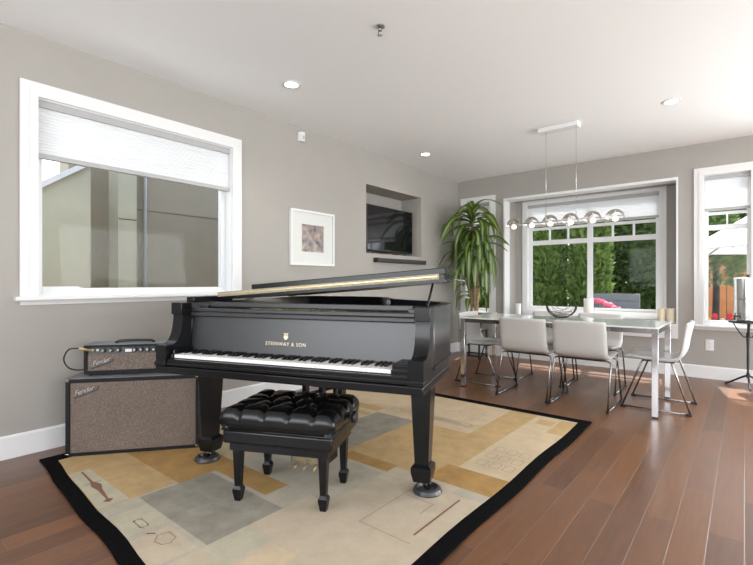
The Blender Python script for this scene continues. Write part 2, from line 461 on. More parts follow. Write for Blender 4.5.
# white liner round the bay opening
b = MB(); b.grid(BW[0] - 0.002, BW[1] + 0.012, BW[2] - 0.16, BW[3] + 0.004, [(BW[0] + 0.018, BW[1] - 0.006, BW[2] + 0.02, BW[3] - 0.03)], YB - 0.02, YB + 0.17, mpy)
struct(b.build('trim_1', M['white']))

# right and front walls (behind the camera), wide openings added to let in fill light
b = MB(); b.grid(YF, YB + 0.16, 0, ZC, [(-1.6, 2.2, 0.05, 2.4), (3.0, 5.8, 0.5, 2.4)], XR, XR + 0.16, mpx)
struct(b.build('wall_right', M['wall']))
b = MB(); b.grid(XL - 0.16, XR + 0.16, 0, ZC, [(-3.0, 0.45, 0.62, 2.45), (0.75, 3.1, 0.62, 2.45)], YF - 0.16, YF, mpy)
struct(b.build('wall_front', M['wall']))

# baseboards
def base(name, x0, x1, y0, y1, axis):
    b = MB(); h = 0.147
    if axis == 'y':
        poly = [(0, 0), (0.016, 0), (0.016, h - 0.012), (0.010, h), (0, h)]
        b.prism(poly, y0, y1, lambda a, c, w: (x0 + a, w, c))
    else:
        poly = [(0, 0), (0.016, 0), (0.016, h - 0.012), (0.010, h), (0, h)]
        b.prism(poly, x0, x1, lambda a, c, w: (w, y0 - a, c))
    return struct(b.build(name, M['white']))
base('baseboard_left', XL, XL, YF, YB, 'y')
base('baseboard_back', XL + 0.016, PD[0] - 0.09, YB, YB, 'x')

# ---- windows
def cas_y(b, h, wd, t, y, mat_=None, bottom=False):
    """casing boards round hole h on plane y, facing -y, stepped profile"""
    b.grid(h[0] - wd, h[1] + wd, h[2] - (wd if bottom else 0), h[3] + wd, [(h[0] + 0.0, h[1] - 0.0, h[2] - (0 if bottom else 1), h[3])], y - t, y, mpy)
    b.grid(h[0] - wd * 0.45, h[1] + wd * 0.45, h[2] - (wd * 0.45 if bottom else 0), h[3] + wd * 0.45, [(h[0] + 0.006, h[1] - 0.006, h[2] - (-0.006 if bottom else 1), h[3] - 0.006)], y - t - 0.008, y, mpy)

# window_1 : left wall
w1 = struct(empty('window_1'))
b = MB(); y0, y1, z0, z1 = WL; wd = 0.088
b.grid(y0 - wd, y1 + wd, z0, z1 + wd, [(y0, y1, z0 - 1, z1)], XL, XL + 0.020, mpx)
b.grid(y0 - 0.04, y1 + 0.04, z0, z1 + 0.04, [(y0 + 0.006, y1 - 0.006, z0 - 1, z1 - 0.006)], XL, XL + 0.028, mpx)
b.build('casing', M['white'], w1)
b = MB()
b.prism([(0, 0), (0.055, 0), (0.062, 0.008), (0.062, 0.02), (0.055, 0.03), (0, 0.03)], y0 - wd - 0.03, y1 + wd + 0.03, lambda a, c, w: (XL + a, w, z0 - 0.03 + c))
b.prism([(0, 0), (0.018, 0), (0.03, 0.028), (0, 0.028)], y0 - wd, y1 + wd, lambda a, c, w: (XL + a, w, z0 - 0.058 + c))
b.build('stool', M['white'], w1)
b = MB()
b.grid(y0, y1, z0, z1, [(y0 + 0.012, y1 - 0.012, z0 + 0.012, z1 - 0.012)], XL - 0.15, XL, mpx)
b.grid(y0 + 0.012, y1 - 0.012, z0 + 0.012, z1 - 0.012, [(y0 + 0.055, y1 - 0.055, z0 + 0.05, z1 - 0.05)], XL - 0.14, XL - 0.09, mpx)
b.box(XL - 0.13, XL - 0.085, y0 + 0.055, y0 + 0.28, z0 + 0.012, z0 + 0.062)
b.build('frame', M['vinyl'], w1)
b = MB(); b.box(XL - 0.118, XL - 0.112, y0 + 0.05, y1 - 0.05, z0 + 0.045, z1 - 0.045); b.build('pane', M['glass'], w1)

def blind(name, label, axis, a0, a1, ztop, zbot, w, out):
    """pleated blind: a0..a1 along the wall, w plane, out = direction into room"""
    root = empty(name, (0, 0, 0), 0, label, 'blind', 'pleated window blinds')
    mp = (lambda a, z, d: (w + out * d, a, z)) if axis == 'x' else (lambda a, z, d: (a, w + out * d, z))
    n = max(4, int((ztop - 0.045 - zbot - 0.03) / 0.02))
    b = MB(); za, zb = ztop - 0.045, zbot + 0.03
    poly = []
    for k in range(2 * n + 1):
        z = za + (zb - za) * k / (2 * n); poly.append((0.016 if k % 2 else 0.012, z))
    for k in range(2 * n, -1, -1):
        z = za + (zb - za) * k / (2 * n); poly.append((0.004 if k % 2 else 0.008, z))
    b.prism(poly, a0 + 0.004, a1 - 0.004, lambda d, z, a: mp(a, z, d)); b.build('pleated_fabric', M['blind'], root)
    def bx(z0, z1, d0, d1):
        b = MB(); b.prism([(d0, z0), (d1, z0), (d1, z1), (d0, z1)], a0, a1, lambda d, z, a: mp(a, z, d)); return b
    bx(ztop - 0.045, ztop, -0.012, 0.03).build('head_rail', M['rail'], root)
    bx(zbot, zbot + 0.03, -0.012, 0.026).build('bottom_rail', M['rail'], root)
    # origin to the blind's own centre
    c = Vector(mp((a0 + a1) / 2, ztop, 0))
    root.location = c
    for ch in root.children: ch.data.transform(Matrix.Translation(-c))
    return root
blind('pleated_blind', 'white pleated blind pulled a third down over the large window beside the piano', 'x', WL[0] + 0.014, WL[1] - 0.014, WL[3] - 0.012, 1.955, XL - 0.045, 1)

# window_2 : narrow window behind the plant ; window_4 : right window
def back_window(name, h, top_row, cols, yg, transom_z, stool=True):
    r = struct(empty(name))
    b = MB(); cas_y(b, h, 0.086, 0.020, YB); b.build('casing', M['white'], r)
    b = MB()
    b.prism([(0, 0), (0.05, 0), (0.056, 0.008), (0.056, 0.02), (0.05, 0.028), (0, 0.028)], h[0] - 0.115, h[1] + 0.115, lambda a, c, w: (w, YB - a, h[2] - 0.028 + c))
    b.prism([(0, 0), (0.014, 0), (0.026, 0.03), (0, 0.03)], h[0] - 0.09, h[1] + 0.09, lambda a, c, w: (w, YB - a, h[2] - 0.058 + c))
    b.build('stool', M['white'], r)
    b = MB()
    b.grid(h[0], h[1], h[2], h[3], [(h[0] + 0.012, h[1] - 0.012, h[2] + 0.012, h[3] - 0.012)], YB, YB + 0.15, mpy)
    i = (h[0] + 0.045, h[1] - 0.045, h[2] + 0.05, h[3] - 0.05)
    holes = [(i[0], i[1], i[2], transom_z - 0.03)]
    wcol = (i[1] - i[0]) / cols
    for k in range(cols):
        holes.append((i[0] + k * wcol + (0.008 if k else 0), i[0] + (k + 1) * wcol - (0.008 if k < cols - 1 else 0), transom_z + 0.03, top_row))
    holes.append((i[0], i[1], top_row + 0.03, i[3]))
    b.grid(h[0] + 0.012, h[1] - 0.012, h[2] + 0.012, h[3] - 0.012, holes, YB + 0.08, YB + 0.13, mpy)
    b.build('frame', M['vinyl'], r)
    b = MB(); b.box(i[0] - 0.01, i[1] + 0.01, YB + 0.102, YB + 0.108, i[2] - 0.01, i[3] + 0.01); b.build('pane', M['glass'], r)
    return r
back_window('window_2', NW, 1.93, 2, YB, 1.76)
w4 = back_window('window_4', RW, 1.915, 2, YB, 1.765)
b = MB(); b.box(-0.33, -0.25, YB + 0.03, YB + 0.055, RW[2] + 0.012, RW[2] + 0.025, None, 0.003); b.build('crank_cover', M['nickel'], w4)
blind('pleated_blind', 'white pleated blind on the narrow window behind the tall houseplant', 'y', NW[0] + 0.014, NW[1] - 0.014, NW[3] - 0.012, 1.35, YB + 0.05, -1)
blind('pleated_blind', 'white pleated blind at the top of the right hand window above the steel canister', 'y', RW[0] + 0.014, RW[1] - 0.014, RW[3] - 0.012, 1.955, YB + 0.05, -1)

# window_3 : bay window
w3 = struct(empty('window_3'))
b = MB(); cas_y(b, BG, 0.075, 0.018, BAY_Y, bottom=True); b.build('casing', M['white'], w3)
b = MB(); h = BG
b.grid(h[0], h[1], h[2], h[3], [(h[0] + 0.012, h[1] - 0.012, h[2] + 0.012, h[3] - 0.012)], BAY_Y, BAY_Y + 0.06, mpy)
i = (h[0] + 0.06, h[1] - 0.05, h[2] + 0.055, h[3] - 0.06)
xm = -1.738; tz = 1.735; tr = 1.93
holes = []
for a, c in ((i[0], xm - 0.036), (xm + 0.036, i[1])):
    holes.append((a, c, i[2], tz - 0.035)); w = (c - a) / 3
    for k in range(3): holes.append((a + k * w + (0.012 if k else 0), a + (k + 1) * w - (0.012 if k < 2 else 0), tz + 0.035, tr))
    holes.append((a, c, tr + 0.04, i[3]))
b.grid(h[0] + 0.012, h[1] - 0.012, h[2] + 0.012, h[3] - 0.012, holes, BAY_Y + 0.03, BAY_Y + 0.062, mpy)
b.build('frame', M['vinyl'], w3)
for a, c in ((i[0] - 0.01, xm), (xm, i[1] + 0.01)):
    b = MB(); b.box(a, c, BAY_Y + 0.044, BAY_Y + 0.049, i[2] - 0.01, i[3] + 0.01); b.build('pane', M['glass'], w3)
blind('pleated_blind', 'wide white pleated blind drawn partway over the bay window behind the dining table', 'y', BG[0] + 0.014, BG[1] - 0.014, BG[3] - 0.012, 1.985, BAY_Y + 0.012, -1)

# patio door added out of view on the right, to light the floor
d1 = struct(empty('added_door_1'))
b = MB(); b.grid(PD[0], PD[1], PD[2], PD[3], [(PD[0] + 0.08, 1.71, 0.12, PD[3] - 0.08), (1.79, PD[1] - 0.08, 0.12, PD[3] - 0.08)], YB + 0.04, YB + 0.12, mpy)
b.grid(PD[0] - 0.085, PD[1] + 0.085, 0.0, PD[3] + 0.085, [(PD[0], PD[1], -1, PD[3])], YB - 0.02, YB, mpy)
b.build('frame', M['vinyl'], d1)
b = MB(); b.box(PD[0] + 0.07, PD[1] - 0.07, YB + 0.077, YB + 0.083, 0.11, PD[3] - 0.07); b.build('pane', M['glass'], d1)


# ================================================================== RUG
def rug():
    X0, X1, Y0, Y1 = -3.41, -0.935, 0.81, 3.835
    gold = mat('rug_gold', (0.49, 0.345, 0.175), 0.95, spec=0.05, noise=0.14, nscale=9, bump=0.5, bscale=260)
    ochre = mat('rug_ochre', (0.40, 0.245, 0.095), 0.95, spec=0.05, noise=0.16, nscale=9, bump=0.5, bscale=260)
    beige = mat('rug_beige', (0.50, 0.42, 0.315), 0.95, spec=0.05, noise=0.10, nscale=8, bump=0.5, bscale=260)
    sand = mat('rug_sand', (0.55, 0.44, 0.30), 0.95, spec=0.05, noise=0.10, nscale=8, bump=0.5, bscale=260)
    greige = mat('rug_greige', (0.44, 0.395, 0.315), 0.95, spec=0.05, noise=0.12, nscale=8, bump=0.5, bscale=260)
    grey = mat('rug_grey', (0.30, 0.275, 0.225), 0.95, spec=0.05, noise=0.2, nscale=8, bump=0.5, bscale=260)
    sage = mat('rug_sage', (0.47, 0.43, 0.32), 0.95, spec=0.05, noise=0.12, nscale=8, bump=0.5, bscale=260)
    black = mat('rug_black', (0.0045, 0.0045, 0.005), 0.95, spec=0.05, noise=0.3, nscale=60, bump=0.8, bscale=160)
    brown = mat('rug_brown_line', (0.20, 0.095, 0.06), 0.95)
    tan = mat('rug_tan_line', (0.36, 0.26, 0.18), 0.95)
    rects = [(X0, X1, Y0, Y1, black), (-3.30, -1.015, 0.882, 3.735, greige),
             (-3.30, -2.43, 0.882, 1.21, gold), (-3.30, -2.41, 1.21, 1.58, ochre), (-2.66, -1.93, 1.43, 1.58, ochre),
             (-3.01, -2.44, 0.887, 0.965, sage), (-2.41, -1.75, 1.0, 1.40, grey),
             (-2.43, -1.75, 0.882, 1.0, greige), (-2.31, -2.07, 0.882, 0.995, sage), (-2.03, -1.77, 0.882, 0.97, beige),
             (-1.75, -1.015, 0.882, 2.06, beige), (-1.75, -1.57, 0.965, 1.20, sage), (-1.54, -1.40, 0.89, 1.19, sand),
             (-1.92, -1.62, 1.58, 2.06, greige), (-1.9, -1.19, 2.03, 2.15, beige),
             (-3.30, -2.43, 1.58, 3.735, sand), (-2.45, -1.9, 1.58, 2.18, greige),
             (-2.43, -2.04, 2.18, 3.0, grey), (-2.04, -1.56, 2.15, 2.96, gold), (-1.9, -1.015, 2.15, 2.387, gold),
             (-2.0, -1.62, 2.06, 2.17, ochre), (-1.40, -1.015, 2.15, 2.387, ochre),
             (-2.43, -1.56, 2.96, 3.735, sand), (-1.56, -1.33, 2.387, 3.735, gold), (-1.33, -1.015, 2.387, 3.735, sand),
             (-1.28, -1.15, 3.51, 3.64, gold), (-1.135, -1.015, 3.34, 3.70, gold),
             (-2.80, -2.45, 2.98, 3.10, gold), (-2.75, -2.45, 2.83, 2.91, gold), (-3.2, -2.9, 2.2, 3.2, gold)]
    us = sorted(set(v for r in rects for v in r[:2])); vs = sorted(set(v for r in rects for v in r[2:4]))
    b = MB(); zt = 0.012; cache = {}
    def wob(x, y):
        # the long front edge of a soft rug is never quite straight
        dx = dy = 0
        if abs(y - Y0) < 0.11: dy = 0.006 * math.sin(x * 5.3) + 0.004 * math.sin(x * 11) - 0.0655 * (min(x, -1.7) + 3.37)
        if abs(x - X1) < 0.10: dx = 0.006 * math.sin(y * 6.1)
        return dx, dy
    # densify
    def dens(a, step):
        o = [a[0]]
        for p, q in zip(a, a[1:]):
            n = max(1, int((q - p) / step))
            o += [p + (q - p) * k / n for k in range(1, n + 1)]
        return o
    us = dens(us, 0.12); vs = dens(vs, 0.12)
    def V(i, j, k):
        if (i, j, k) not in cache:
            dx, dy = wob(us[i], vs[j]); cache[(i, j, k)] = b.bm.verts.new((us[i] + dx, vs[j] + dy, zt if k else 0.001))
        return cache[(i, j, k)]
    nu, nv = len(us) - 1, len(vs) - 1
    for i in range(nu):
        for j in range(nv):
            cx, cy = (us[i] + us[i + 1]) / 2, (vs[j] + vs[j + 1]) / 2
            m = [r[4] for r in rects if r[0] < cx < r[1] and r[2] < cy < r[3]][-1]
            b.face([V(i, j, 1), V(i + 1, j, 1), V(i + 1, j + 1, 1), V(i, j + 1, 1)], m)
            b.face([V(i, j, 0), V(i, j + 1, 0), V(i + 1, j + 1, 0), V(i + 1, j, 0)], black)
    for i in range(nu):
        b.face([V(i, 0, 0), V(i + 1, 0, 0), V(i + 1, 0, 1), V(i, 0, 1)], black)
        b.face([V(i, nv, 0), V(i, nv, 1), V(i + 1, nv, 1), V(i + 1, nv, 0)], black)
    for j in range(nv):
        b.face([V(0, j, 0), V(0, j, 1), V(0, j + 1, 1), V(0, j + 1, 0)], black)
        b.face([V(nu, j, 0), V(nu, j + 1, 0), V(nu, j + 1, 1), V(nu, j, 1)], black)
    # carved and woven line drawings
    def line(pts, w, m, closed=False):
        P = [Vector((p[0], p[1], 0)) for p in pts]
        if closed: P = P + [P[0]]
        for p, q in zip(P, P[1:]):
            d = (q - p)
            if d.length < 1e-6: continue
            d.normalize(); nrm = Vector((-d.y, d.x, 0)) * w / 2; e = d * w / 2
            vs_ = [b.bm.verts.new((t.x, t.y, zt + 0.0012)) for t in (p - e - nrm, q + e - nrm, q + e + nrm, p - e + nrm)]
            b.face(vs_, m)
    def rrect(x0, x1, y0, y1, r):
        return arc(x1 - r, y1 - r, r, 0, 90, 5) + arc(x0 + r, y1 - r, r, 90, 180, 5) + arc(x0 + r, y0 + r, r, 180, 270, 5) + arc(x1 - r, y0 + r, r, 270, 360, 5)
    # the brown spindle figure
    fig = [(-2.99, 0.925), (-2.80, 0.915), (-2.73, 0.935), (-2.66, 0.915), (-2.52, 0.895), (-2.50, 0.912), (-2.475, 0.885), (-2.50, 0.862), (-2.52, 0.885), (-2.66, 0.893), (-2.73, 0.885), (-2.80, 0.902), (-2.99, 0.915)]
    b.face([b.bm.verts.new((x, y, zt + 0.0013)) for x, y in fig], brown)
    line([(-2.78, 0.945), (-2.78, 0.875)], 0.006, brown)
    line(rrect(-2.19, -2.10, 0.88, 0.915, 0.012), 0.005, tan, True)
    line([(-1.985, 0.90), (-1.945, 0.87), (-1.90, 0.88), (-1.885, 0.91), (-1.91, 0.945), (-1.975, 0.945)], 0.006, tan, True)
    line([(-2.035, 0.878), (-2.01, 0.90)], 0.008, brown)
    line(rrect(-2.40, -1.63, 3.09, 3.16, 0.033), 0.006, tan, True)
    line(rrect(-2.30, -1.72, 3.115, 3.137, 0.01), 0.004, tan, True)
    line([(-1.90, 3.42), (-1.84, 3.38), (-1.78, 3.42), (-1.70, 3.40), (-1.66, 3.44), (-1.72, 3.48), (-1.80, 3.46), (-1.90, 3.46)], 0.006, tan, True)
    for kx in range(3):
        for ky in range(3):
            x = -1.28 + kx * 0.085; y = 2.50 + ky * 0.13
            line(rrect(x, x + 0.06, y, y + 0.085, 0.015), 0.004, tan, True)
    line([(-1.36, 1.90), (-1.20, 1.90), (-1.20, 1.78)], 0.006, tan); line([(-1.12, 1.62), (-1.12, 2.02)], 0.010, brown)
    line([(-1.38, 1.96), (-1.38, 1.55), (-1.1, 1.55)], 0.005, tan)
    o = b.build('area_rug')
    # stray lint flecks on the black border
    return tag(o, 'large patchwork area rug in gold, beige and grey with a black border', 'rug')
rug()

# ================================================================== PIANO
PW = 1.52
piano = empty('grand_piano', (-2.515, 1.127, 0.012), R(19.3), 'satin black grand piano with its lid propped slightly open', 'piano')
Zr = 0.988; Zb = 0.69; Zk = 0.61
eb = M['ebony']
b = MB(); b.box(0.0, PW, 0.0, 0.60, Zk, Zk + 0.040, None, 0.006)
b.box(0.004, PW - 0.004, 0.03, 0.60, Zk + 0.04, Zk + 0.075)
b.build('keybed', eb, piano)
b = MB(); b.box(0.072, PW - 0.072, 0.012, 0.036, Zk + 0.04, Zk + 0.078, None, 0.004); b.box(0.072, PW - 0.072, 0.004, 0.014, Zk + 0.044, Zk + 0.06, None, 0.003); b.build('key_slip', eb, piano)
# arms
prof = [(0.0, Zk + 0.04), (0.0, Zk + 0.062), (0.006, Zk + 0.068), (0.006, 0.762)] + \
       [(0.055, 0.762)]
cur = [(0.055, 0.762), (0.085, 0.776), (0.108, 0.805), (0.122, 0.845), (0.130, 0.895), (0.132, 0.925)]
prof = [(0.0, Zk + 0.04), (0.0, Zk + 0.062), (0.006, Zk + 0.068), (0.006, 0.762)] + [tuple(p) for p in catmull([Vector(c + (0,)) for c in cur], 5)]
prof = [(p[0], p[1]) for p in prof] + [(0.124, 0.925), (0.124, Zr + 0.002), (0.20, Zr + 0.002), (0.20, Zk + 0.04)]
for x0 in (0.0, PW - 0.07):
    b = MB(); b.prism(prof, x0, x0 + 0.07, lambda a, c, w: (w, a, c), None, False)
    b.box(x0 - 0.003, x0 + 0.073, 0.118, 0.20, 0.925, Zr + 0.004, None, 0.003)
    b.box(x0 - 0.003, x0 + 0.073, -0.003, 0.05, Zk + 0.04, Zk + 0.063, None, 0.003)
    b.build('arm', eb, piano)
for x0, x1 in ((0.07, 0.0915), (1.361, PW - 0.07)):
    b = MB(); b.box(x0, x1, 0.045, 0.20, Zk + 0.07, 0.735, None, 0.006); b.box(x0, x1, 0.03, 0.06, Zk + 0.07, 0.712, None, 0.004); b.build('key_block', eb, piano)
# rim outline (top view)
out = [(PW, 0.20), (PW, 0.40), (PW, 0.58), (1.505, 0.70), (1.45, 0.83), (1.34, 0.96), (1.20, 1.07), (1.07, 1.17), (0.97, 1.29), (0.90, 1.42), (0.83, 1.55), (0.72, 1.65), (0.55, 1.70), (0.3, 1.705), (0.0, 1.70)]
sm = [Vector((p.x, p.y, 0)) for p in catmull([Vector((x, y, 0)) for x, y in out[:14]], 5)] + [Vector((0, 1.70, 0))]
sm.append(Vector((0, 0.20, 0)))
def offset_in(P, d):
    res = []
    for k, p in enumerate(P):
        a = P[max(0, k - 1)]; c = P[min(len(P) - 1, k + 1)]
        t = (c - a).normalized(); nrm = Vector((-t.y, t.x, 0)); res.append(p + nrm * d)
    res[0].y = 0.20; res[-1] = Vector((d, 0.20, 0))
    k = len(P) - 2; res[k] = Vector((d, 1.70 - d, 0))
    return res
inn = offset_in(sm, 0.05)
def ring(b, A, B, z0, z1, m=None):
    n = len(A)
    a0 = [b.bm.verts.new((p.x, p.y, z0)) for p in A]; a1 = [b.bm.verts.new((p.x, p.y, z1)) for p in A]
    c0 = [b.bm.verts.new((p.x, p.y, z0)) for p in B]; c1 = [b.bm.verts.new((p.x, p.y, z1)) for p in B]
    for i in range(n - 1):
        b.face([a0[i], a0[i + 1], a1[i + 1], a1[i]], m, True); b.face([c0[i], c1[i], c1[i + 1], c0[i + 1]], m, True)
        b.face([a1[i], a1[i + 1], c1[i + 1], c1[i]], m); b.face([a0[i], c0[i], c0[i + 1], a0[i + 1]], m)
    for i in (0, n - 1): b.face([a0[i], a1[i], c1[i], c0[i]], m)
b = MB(); ring(b, sm, inn, Zb, Zr); b.build('rim', M['fallboard'], piano)
b = MB(); bead_o = offset_in(sm, -0.006); ring(b, bead_o, sm, Zb, Zb + 0.012); b.build('rim_bead', eb, piano)
def plate_poly(P, z0, z1, name, m, ymin=None):
    b = MB(); pts = [(p.x, max(p.y, ymin) if ymin else p.y) for p in P]
    b.prism(pts, z0, z1, lambda a, c, w: (a, c, w)); return b.build(name, m, piano)
plate_poly(inn, 0.74, 0.76, 'soundboard', M['pinblock'])
plate_poly([p for p in offset_in(sm, 0.06)], 0.90, 0.915, 'iron_plate', M['plate'], 0.40)
b = MB(); b.box(0.055, PW - 0.055, 0.245, 0.41, 0.88, 0.94); b.build('pin_block', M['pinblock'], piano)
b = MB()
for k in range(60):
    x0_ = 0.14 + k * 0.0205
    yl = 1.60 if x0_ < 0.6 else 1.60 - (x0_ - 0.6) * 1.15
    b.tube([(x0_, 0.36, 0.932), (x0_ * 0.75 + 0.12, yl * 0.97, 0.925)], 0.0012, None, 4)
o = b.build('strings', M['brass'], piano); o['kind'] = 'stuff'
# fallboard
fb = MB(); TL = Matrix.Translation((0, 0.190, 0.705)) @ Matrix.Rotation(R(-7), 4, 'X') @ Matrix.Translation((0, -0.190, -0.705)); fb.box(0.072, PW - 0.072, 0.190, 0.212, 0.705, 0.918, None, 0.004, TL)
fall = fb.build('fallboard', M['fallboard'], piano)
b = MB(); b.box(0.072, PW - 0.072, 0.186, 0.236, 0.911, 0.937, None, 0.006); b.box(0.074, PW - 0.074, 0.198, 0.250, 0.937, 0.958, None, 0.004); b.build('fascia_rail', M['fallboard'], piano)
Mt = TL @ Matrix.Translation((0.708, 0.1882, 0.775)) @ Matrix.Rotation(PI / 2, 4, 'X')
text_mesh('lettering', 'STEINWAY & SON', 0.027, 0.0006, M['gold'], fall, Mt, spacing=1.18)
b = MB()
cx, cz = 0.708, 0.818
for s in (-1, 1):
    pts = [(cx + s * 0.006, 0.190, cz - 0.020), (cx + s * 0.016, 0.190, cz - 0.010), (cx + s * 0.015, 0.190, cz + 0.004), (cx + s * 0.009, 0.190, cz + 0.012), (cx + s * 0.017, 0.190, cz + 0.024)]
    b.tube(catmull(pts, 4), 0.0032, None, 6)
for k in (-1, 0, 1): b.tube([(cx + k * 0.005, 0.190, cz - 0.014), (cx + k * 0.005, 0.190, cz + 0.018)], 0.0012, None, 5)
b.box(cx - 0.017, cx + 0.017, 0.188, 0.1925, cz + 0.016, cz + 0.021); b.box(cx - 0.008, cx + 0.008, 0.188, 0.1925, cz - 0.026, cz - 0.018)
b.lathe([(0.013, 0.0), (0.013, 0.002)], None, 16, (cx, 0.189, cz - 0.008), 'y')
em = b.build('lyre_emblem', M['gold'], fall); em.data.transform(TL @ Matrix.Translation((cx, -0.001, cz)) @ Matrix.Diagonal((0.72, 1, 0.72, 1)) @ Matrix.Translation((-cx, 0, -cz)))
# keys
kx0 = 0.092; kx1 = 1.360; kw = (kx1 - kx0) / 52
b = MB(); b.box(0.0006, kw - 0.0006, 0.045, 0.20, 0.690, 0.709, None, 0.0015, seg=1); wk = b.mesh('white_key', M['ivory'])
for k in range(52): inst('white_key', wk, piano, (kx0 + k * kw, 0, 0))
b = MB(); b.taper(0, 0.147, 0.709, 0.721, 0.012, 0.094, 0.0095, 0.086, None, 0, 0.004); bk = b.mesh('black_key', M['black_key'])
for k in range(51):
    note = (k + 5) % 7       # A0 first: notes A B C D E F G -> index
    if note in (6, 2): pass
    if 'ABCDEFG'[k % 7] in 'BE': continue
    inst('black_key', bk, piano, (kx0 + (k + 1) * kw, 0, 0))
b = MB(); b.box(kx0, kx1, 0.19, 0.20, 0.709, 0.714); b.build('key_felt', mat('red_felt', (0.06, 0.010, 0.010), 0.9), piano)
# music desk folded flat
b = MB(); b.box(0.16, 1.40, 0.258, 0.43, 0.962, 0.982, None, 0.004); b.box(0.16, 1.40, 0.256, 0.272, 0.966, 0.992, None, 0.003)
b.box(0.09, 0.14, 0.25, 0.43, 0.945, 0.975, None, 0.003); b.box(1.38, 1.43, 0.25, 0.43, 0.945, 0.975, None, 0.003); 
b.box(0.30, 1.22, 0.43, 0.435, 0.965, 0.982)
md = b.build('music_desk', M['fallboard'], piano)
b = MB(); b.lathe([(0.012, 0), (0.014, 0.01), (0.010, 0.03), (0.012, 0.034)], None, 12, (1.26, 0.29, 0.990)); b.build('desk_latch', M['black_plastic'], md)
# lid
YFOLD = 0.45
la = -R(4.35)
Lm = Matrix.Translation((0, 0, Zr + 0.006)) @ Matrix.Rotation(la, 4, 'Y')
lo = offset_in(sm, -0.012)
lidp = [(max(p.x, 0.0) if p.x < 0.01 else p.x, p.y) for p in lo if p.y > YFOLD]
lidp = [(PW + 0.012, YFOLD)] + lidp + [(0.0, YFOLD)]
b = MB(); b.prism(lidp, 0, 0.020, lambda a, c, w: Lm @ Vector((a, c, w)))
lid = b.build('lid', eb, piano)
def lbox(x0, x1, y0, y1, z0, z1, bevel=0):
    b = MB(); b.box(x0, x1, y0, y1, z0, z1, None, bevel, Lm); return b
lbox(0.055, 1.50, YFOLD - 0.004, YFOLD + 0.002, 0.018, 0.0335).build('lid_edge', M['ebony_edge'], lid)
fl = lbox(0.05, PW + 0.005, YFOLD + 0.002, YFOLD + 0.34, 0.021, 0.042).build('lid_flap', eb, piano)
lbox(0.055, 1.50, YFOLD - 0.004, YFOLD + 0.002, 0.0345, 0.047).build('flap_edge', M['ebony_edge'], fl)
lbox(0.06, 1.49, YFOLD - 0.0065, YFOLD + 0.002, 0.0325, 0.0362).build('piano_hinge', M['brass'], lid)
lbox(0.31, PW + 0.012, YFOLD + 0.004, YFOLD + 0.06, 0.042, 0.078, 0.004).build('flap_moulding', eb, fl)
b = MB(); b.box(-0.006, 0.05, 0.24, 0.60, Zr + 0.001, Zr + 0.034, None, 0.004); b.build('hinge_rail', eb, piano)
for yy in (0.8, 1.4):
    b = MB(); b.tube([(-0.004, yy, Zr + 0.006), (-0.004, yy + 0.10, Zr + 0.006)], 0.006, None, 8); b.build('lid_hinge', M['brass'], lid)
b = MB(); b.tube([(1.485, 0.215, Zr), (1.455, 0.47, Zr + 0.006 + 0.108)], 0.0065, None, 8); b.build('prop_stick', eb, piano)
b = MB(); b.tube([(1.50, 0.62, Zr + 0.145), (1.60, 0.64, Zr + 0.128)], 0.004, None, 6); b.build('lid_hook', M['dark_steel'], lid)
# legs
def piano_leg(x, y, h, rot):
    b = MB()
    b.box(x - 0.066, x + 0.066, y - 0.066, y + 0.066, h - 0.03, h, None, 0.004)
    b.taper(x, y, h - 0.055, h - 0.03, 0.108, 0.108, 0.125, 0.125)
    b.taper(x, y, 0.155, h - 0.055, 0.074, 0.074, 0.108, 0.108)
    b.taper(x, y, 0.140, 0.155, 0.108, 0.108, 0.078, 0.078)
    b.box(x - 0.054, x + 0.054, y - 0.054, y + 0.054, 0.112, 0.140)
    b.taper(x, y, 0.062, 0.112, 0.086, 0.086, 0.108, 0.108)
    L = b.build('leg', eb, piano)
    b = MB(); ca, sa = math.cos(R(rot)), math.sin(R(rot))
    b.lathe([(0.02, 0.058), (0.022, 0.068)], None, 16, (x, y, 0))
    for s in (-1, 1):
        b.tube([(x - sa * 0.016 * s, y + ca * 0.016 * s, 0.066), (x + ca * 0.02 - sa * 0.016 * s, y + sa * 0.02 + ca * 0.016 * s, 0.034)], 0.007, None, 8)
    b.build('caster_fork', M['steel'], L)
    b = MB(); c_ = Vector((x + ca * 0.022, y + sa * 0.022, 0.0355)); d_ = Vector((-sa, ca, 0)) * 0.011
    b.tube([c_ - d_, c_ + d_], 0.022, None, 18); b.build('caster_wheel', M['dark_steel'], L)
    return c_
LEGS = [(PW - 0.105, 0.415, Zk, 20), (0.060, 0.375, Zk, 200), (0.47, 1.40, Zb, 90)]
cups = []
for x, y, h, r_ in LEGS: cups.append(piano_leg(x, y, h, r_))
# pedal lyre
ly = MB(); x0, y0 = 0.735, 0.47
for s in (-1, 1): ly.box(x0 + s * 0.055 - 0.016, x0 + s * 0.055 + 0.016, y0 - 0.02, y0 + 0.02, 0.125, Zk, None, 0.004)
ly.box(x0 - 0.12, x0 + 0.12, y0 - 0.05, y0 + 0.06, Zk - 0.03, Zk, None, 0.004)
ly.box(x0 - 0.115, x0 + 0.115, y0 - 0.07, y0 + 0.09, 0.055, 0.125, None, 0.006)
lyre = ly.build('pedal_lyre', eb, piano)
b = MB(); b.box(x0 - 0.105, x0 + 0.105, y0 - 0.076, y0 - 0.068, 0.058, 0.115, None, 0.002); b.build('pedal_plate', M['brass_dull'], lyre)
for k in (-1, 0, 1):
    b = MB(); b.tube([(x0 + k * 0.06, y0 - 0.06, 0.062), (x0 + k * 0.06, y0 - 0.10, 0.055), (x0 + k * 0.06, y0 - 0.135, 0.048)], 0.01, None, 10, rs=[0.007, 0.009, 0.012]); b.build('pedal', M['brass_dull'], lyre)
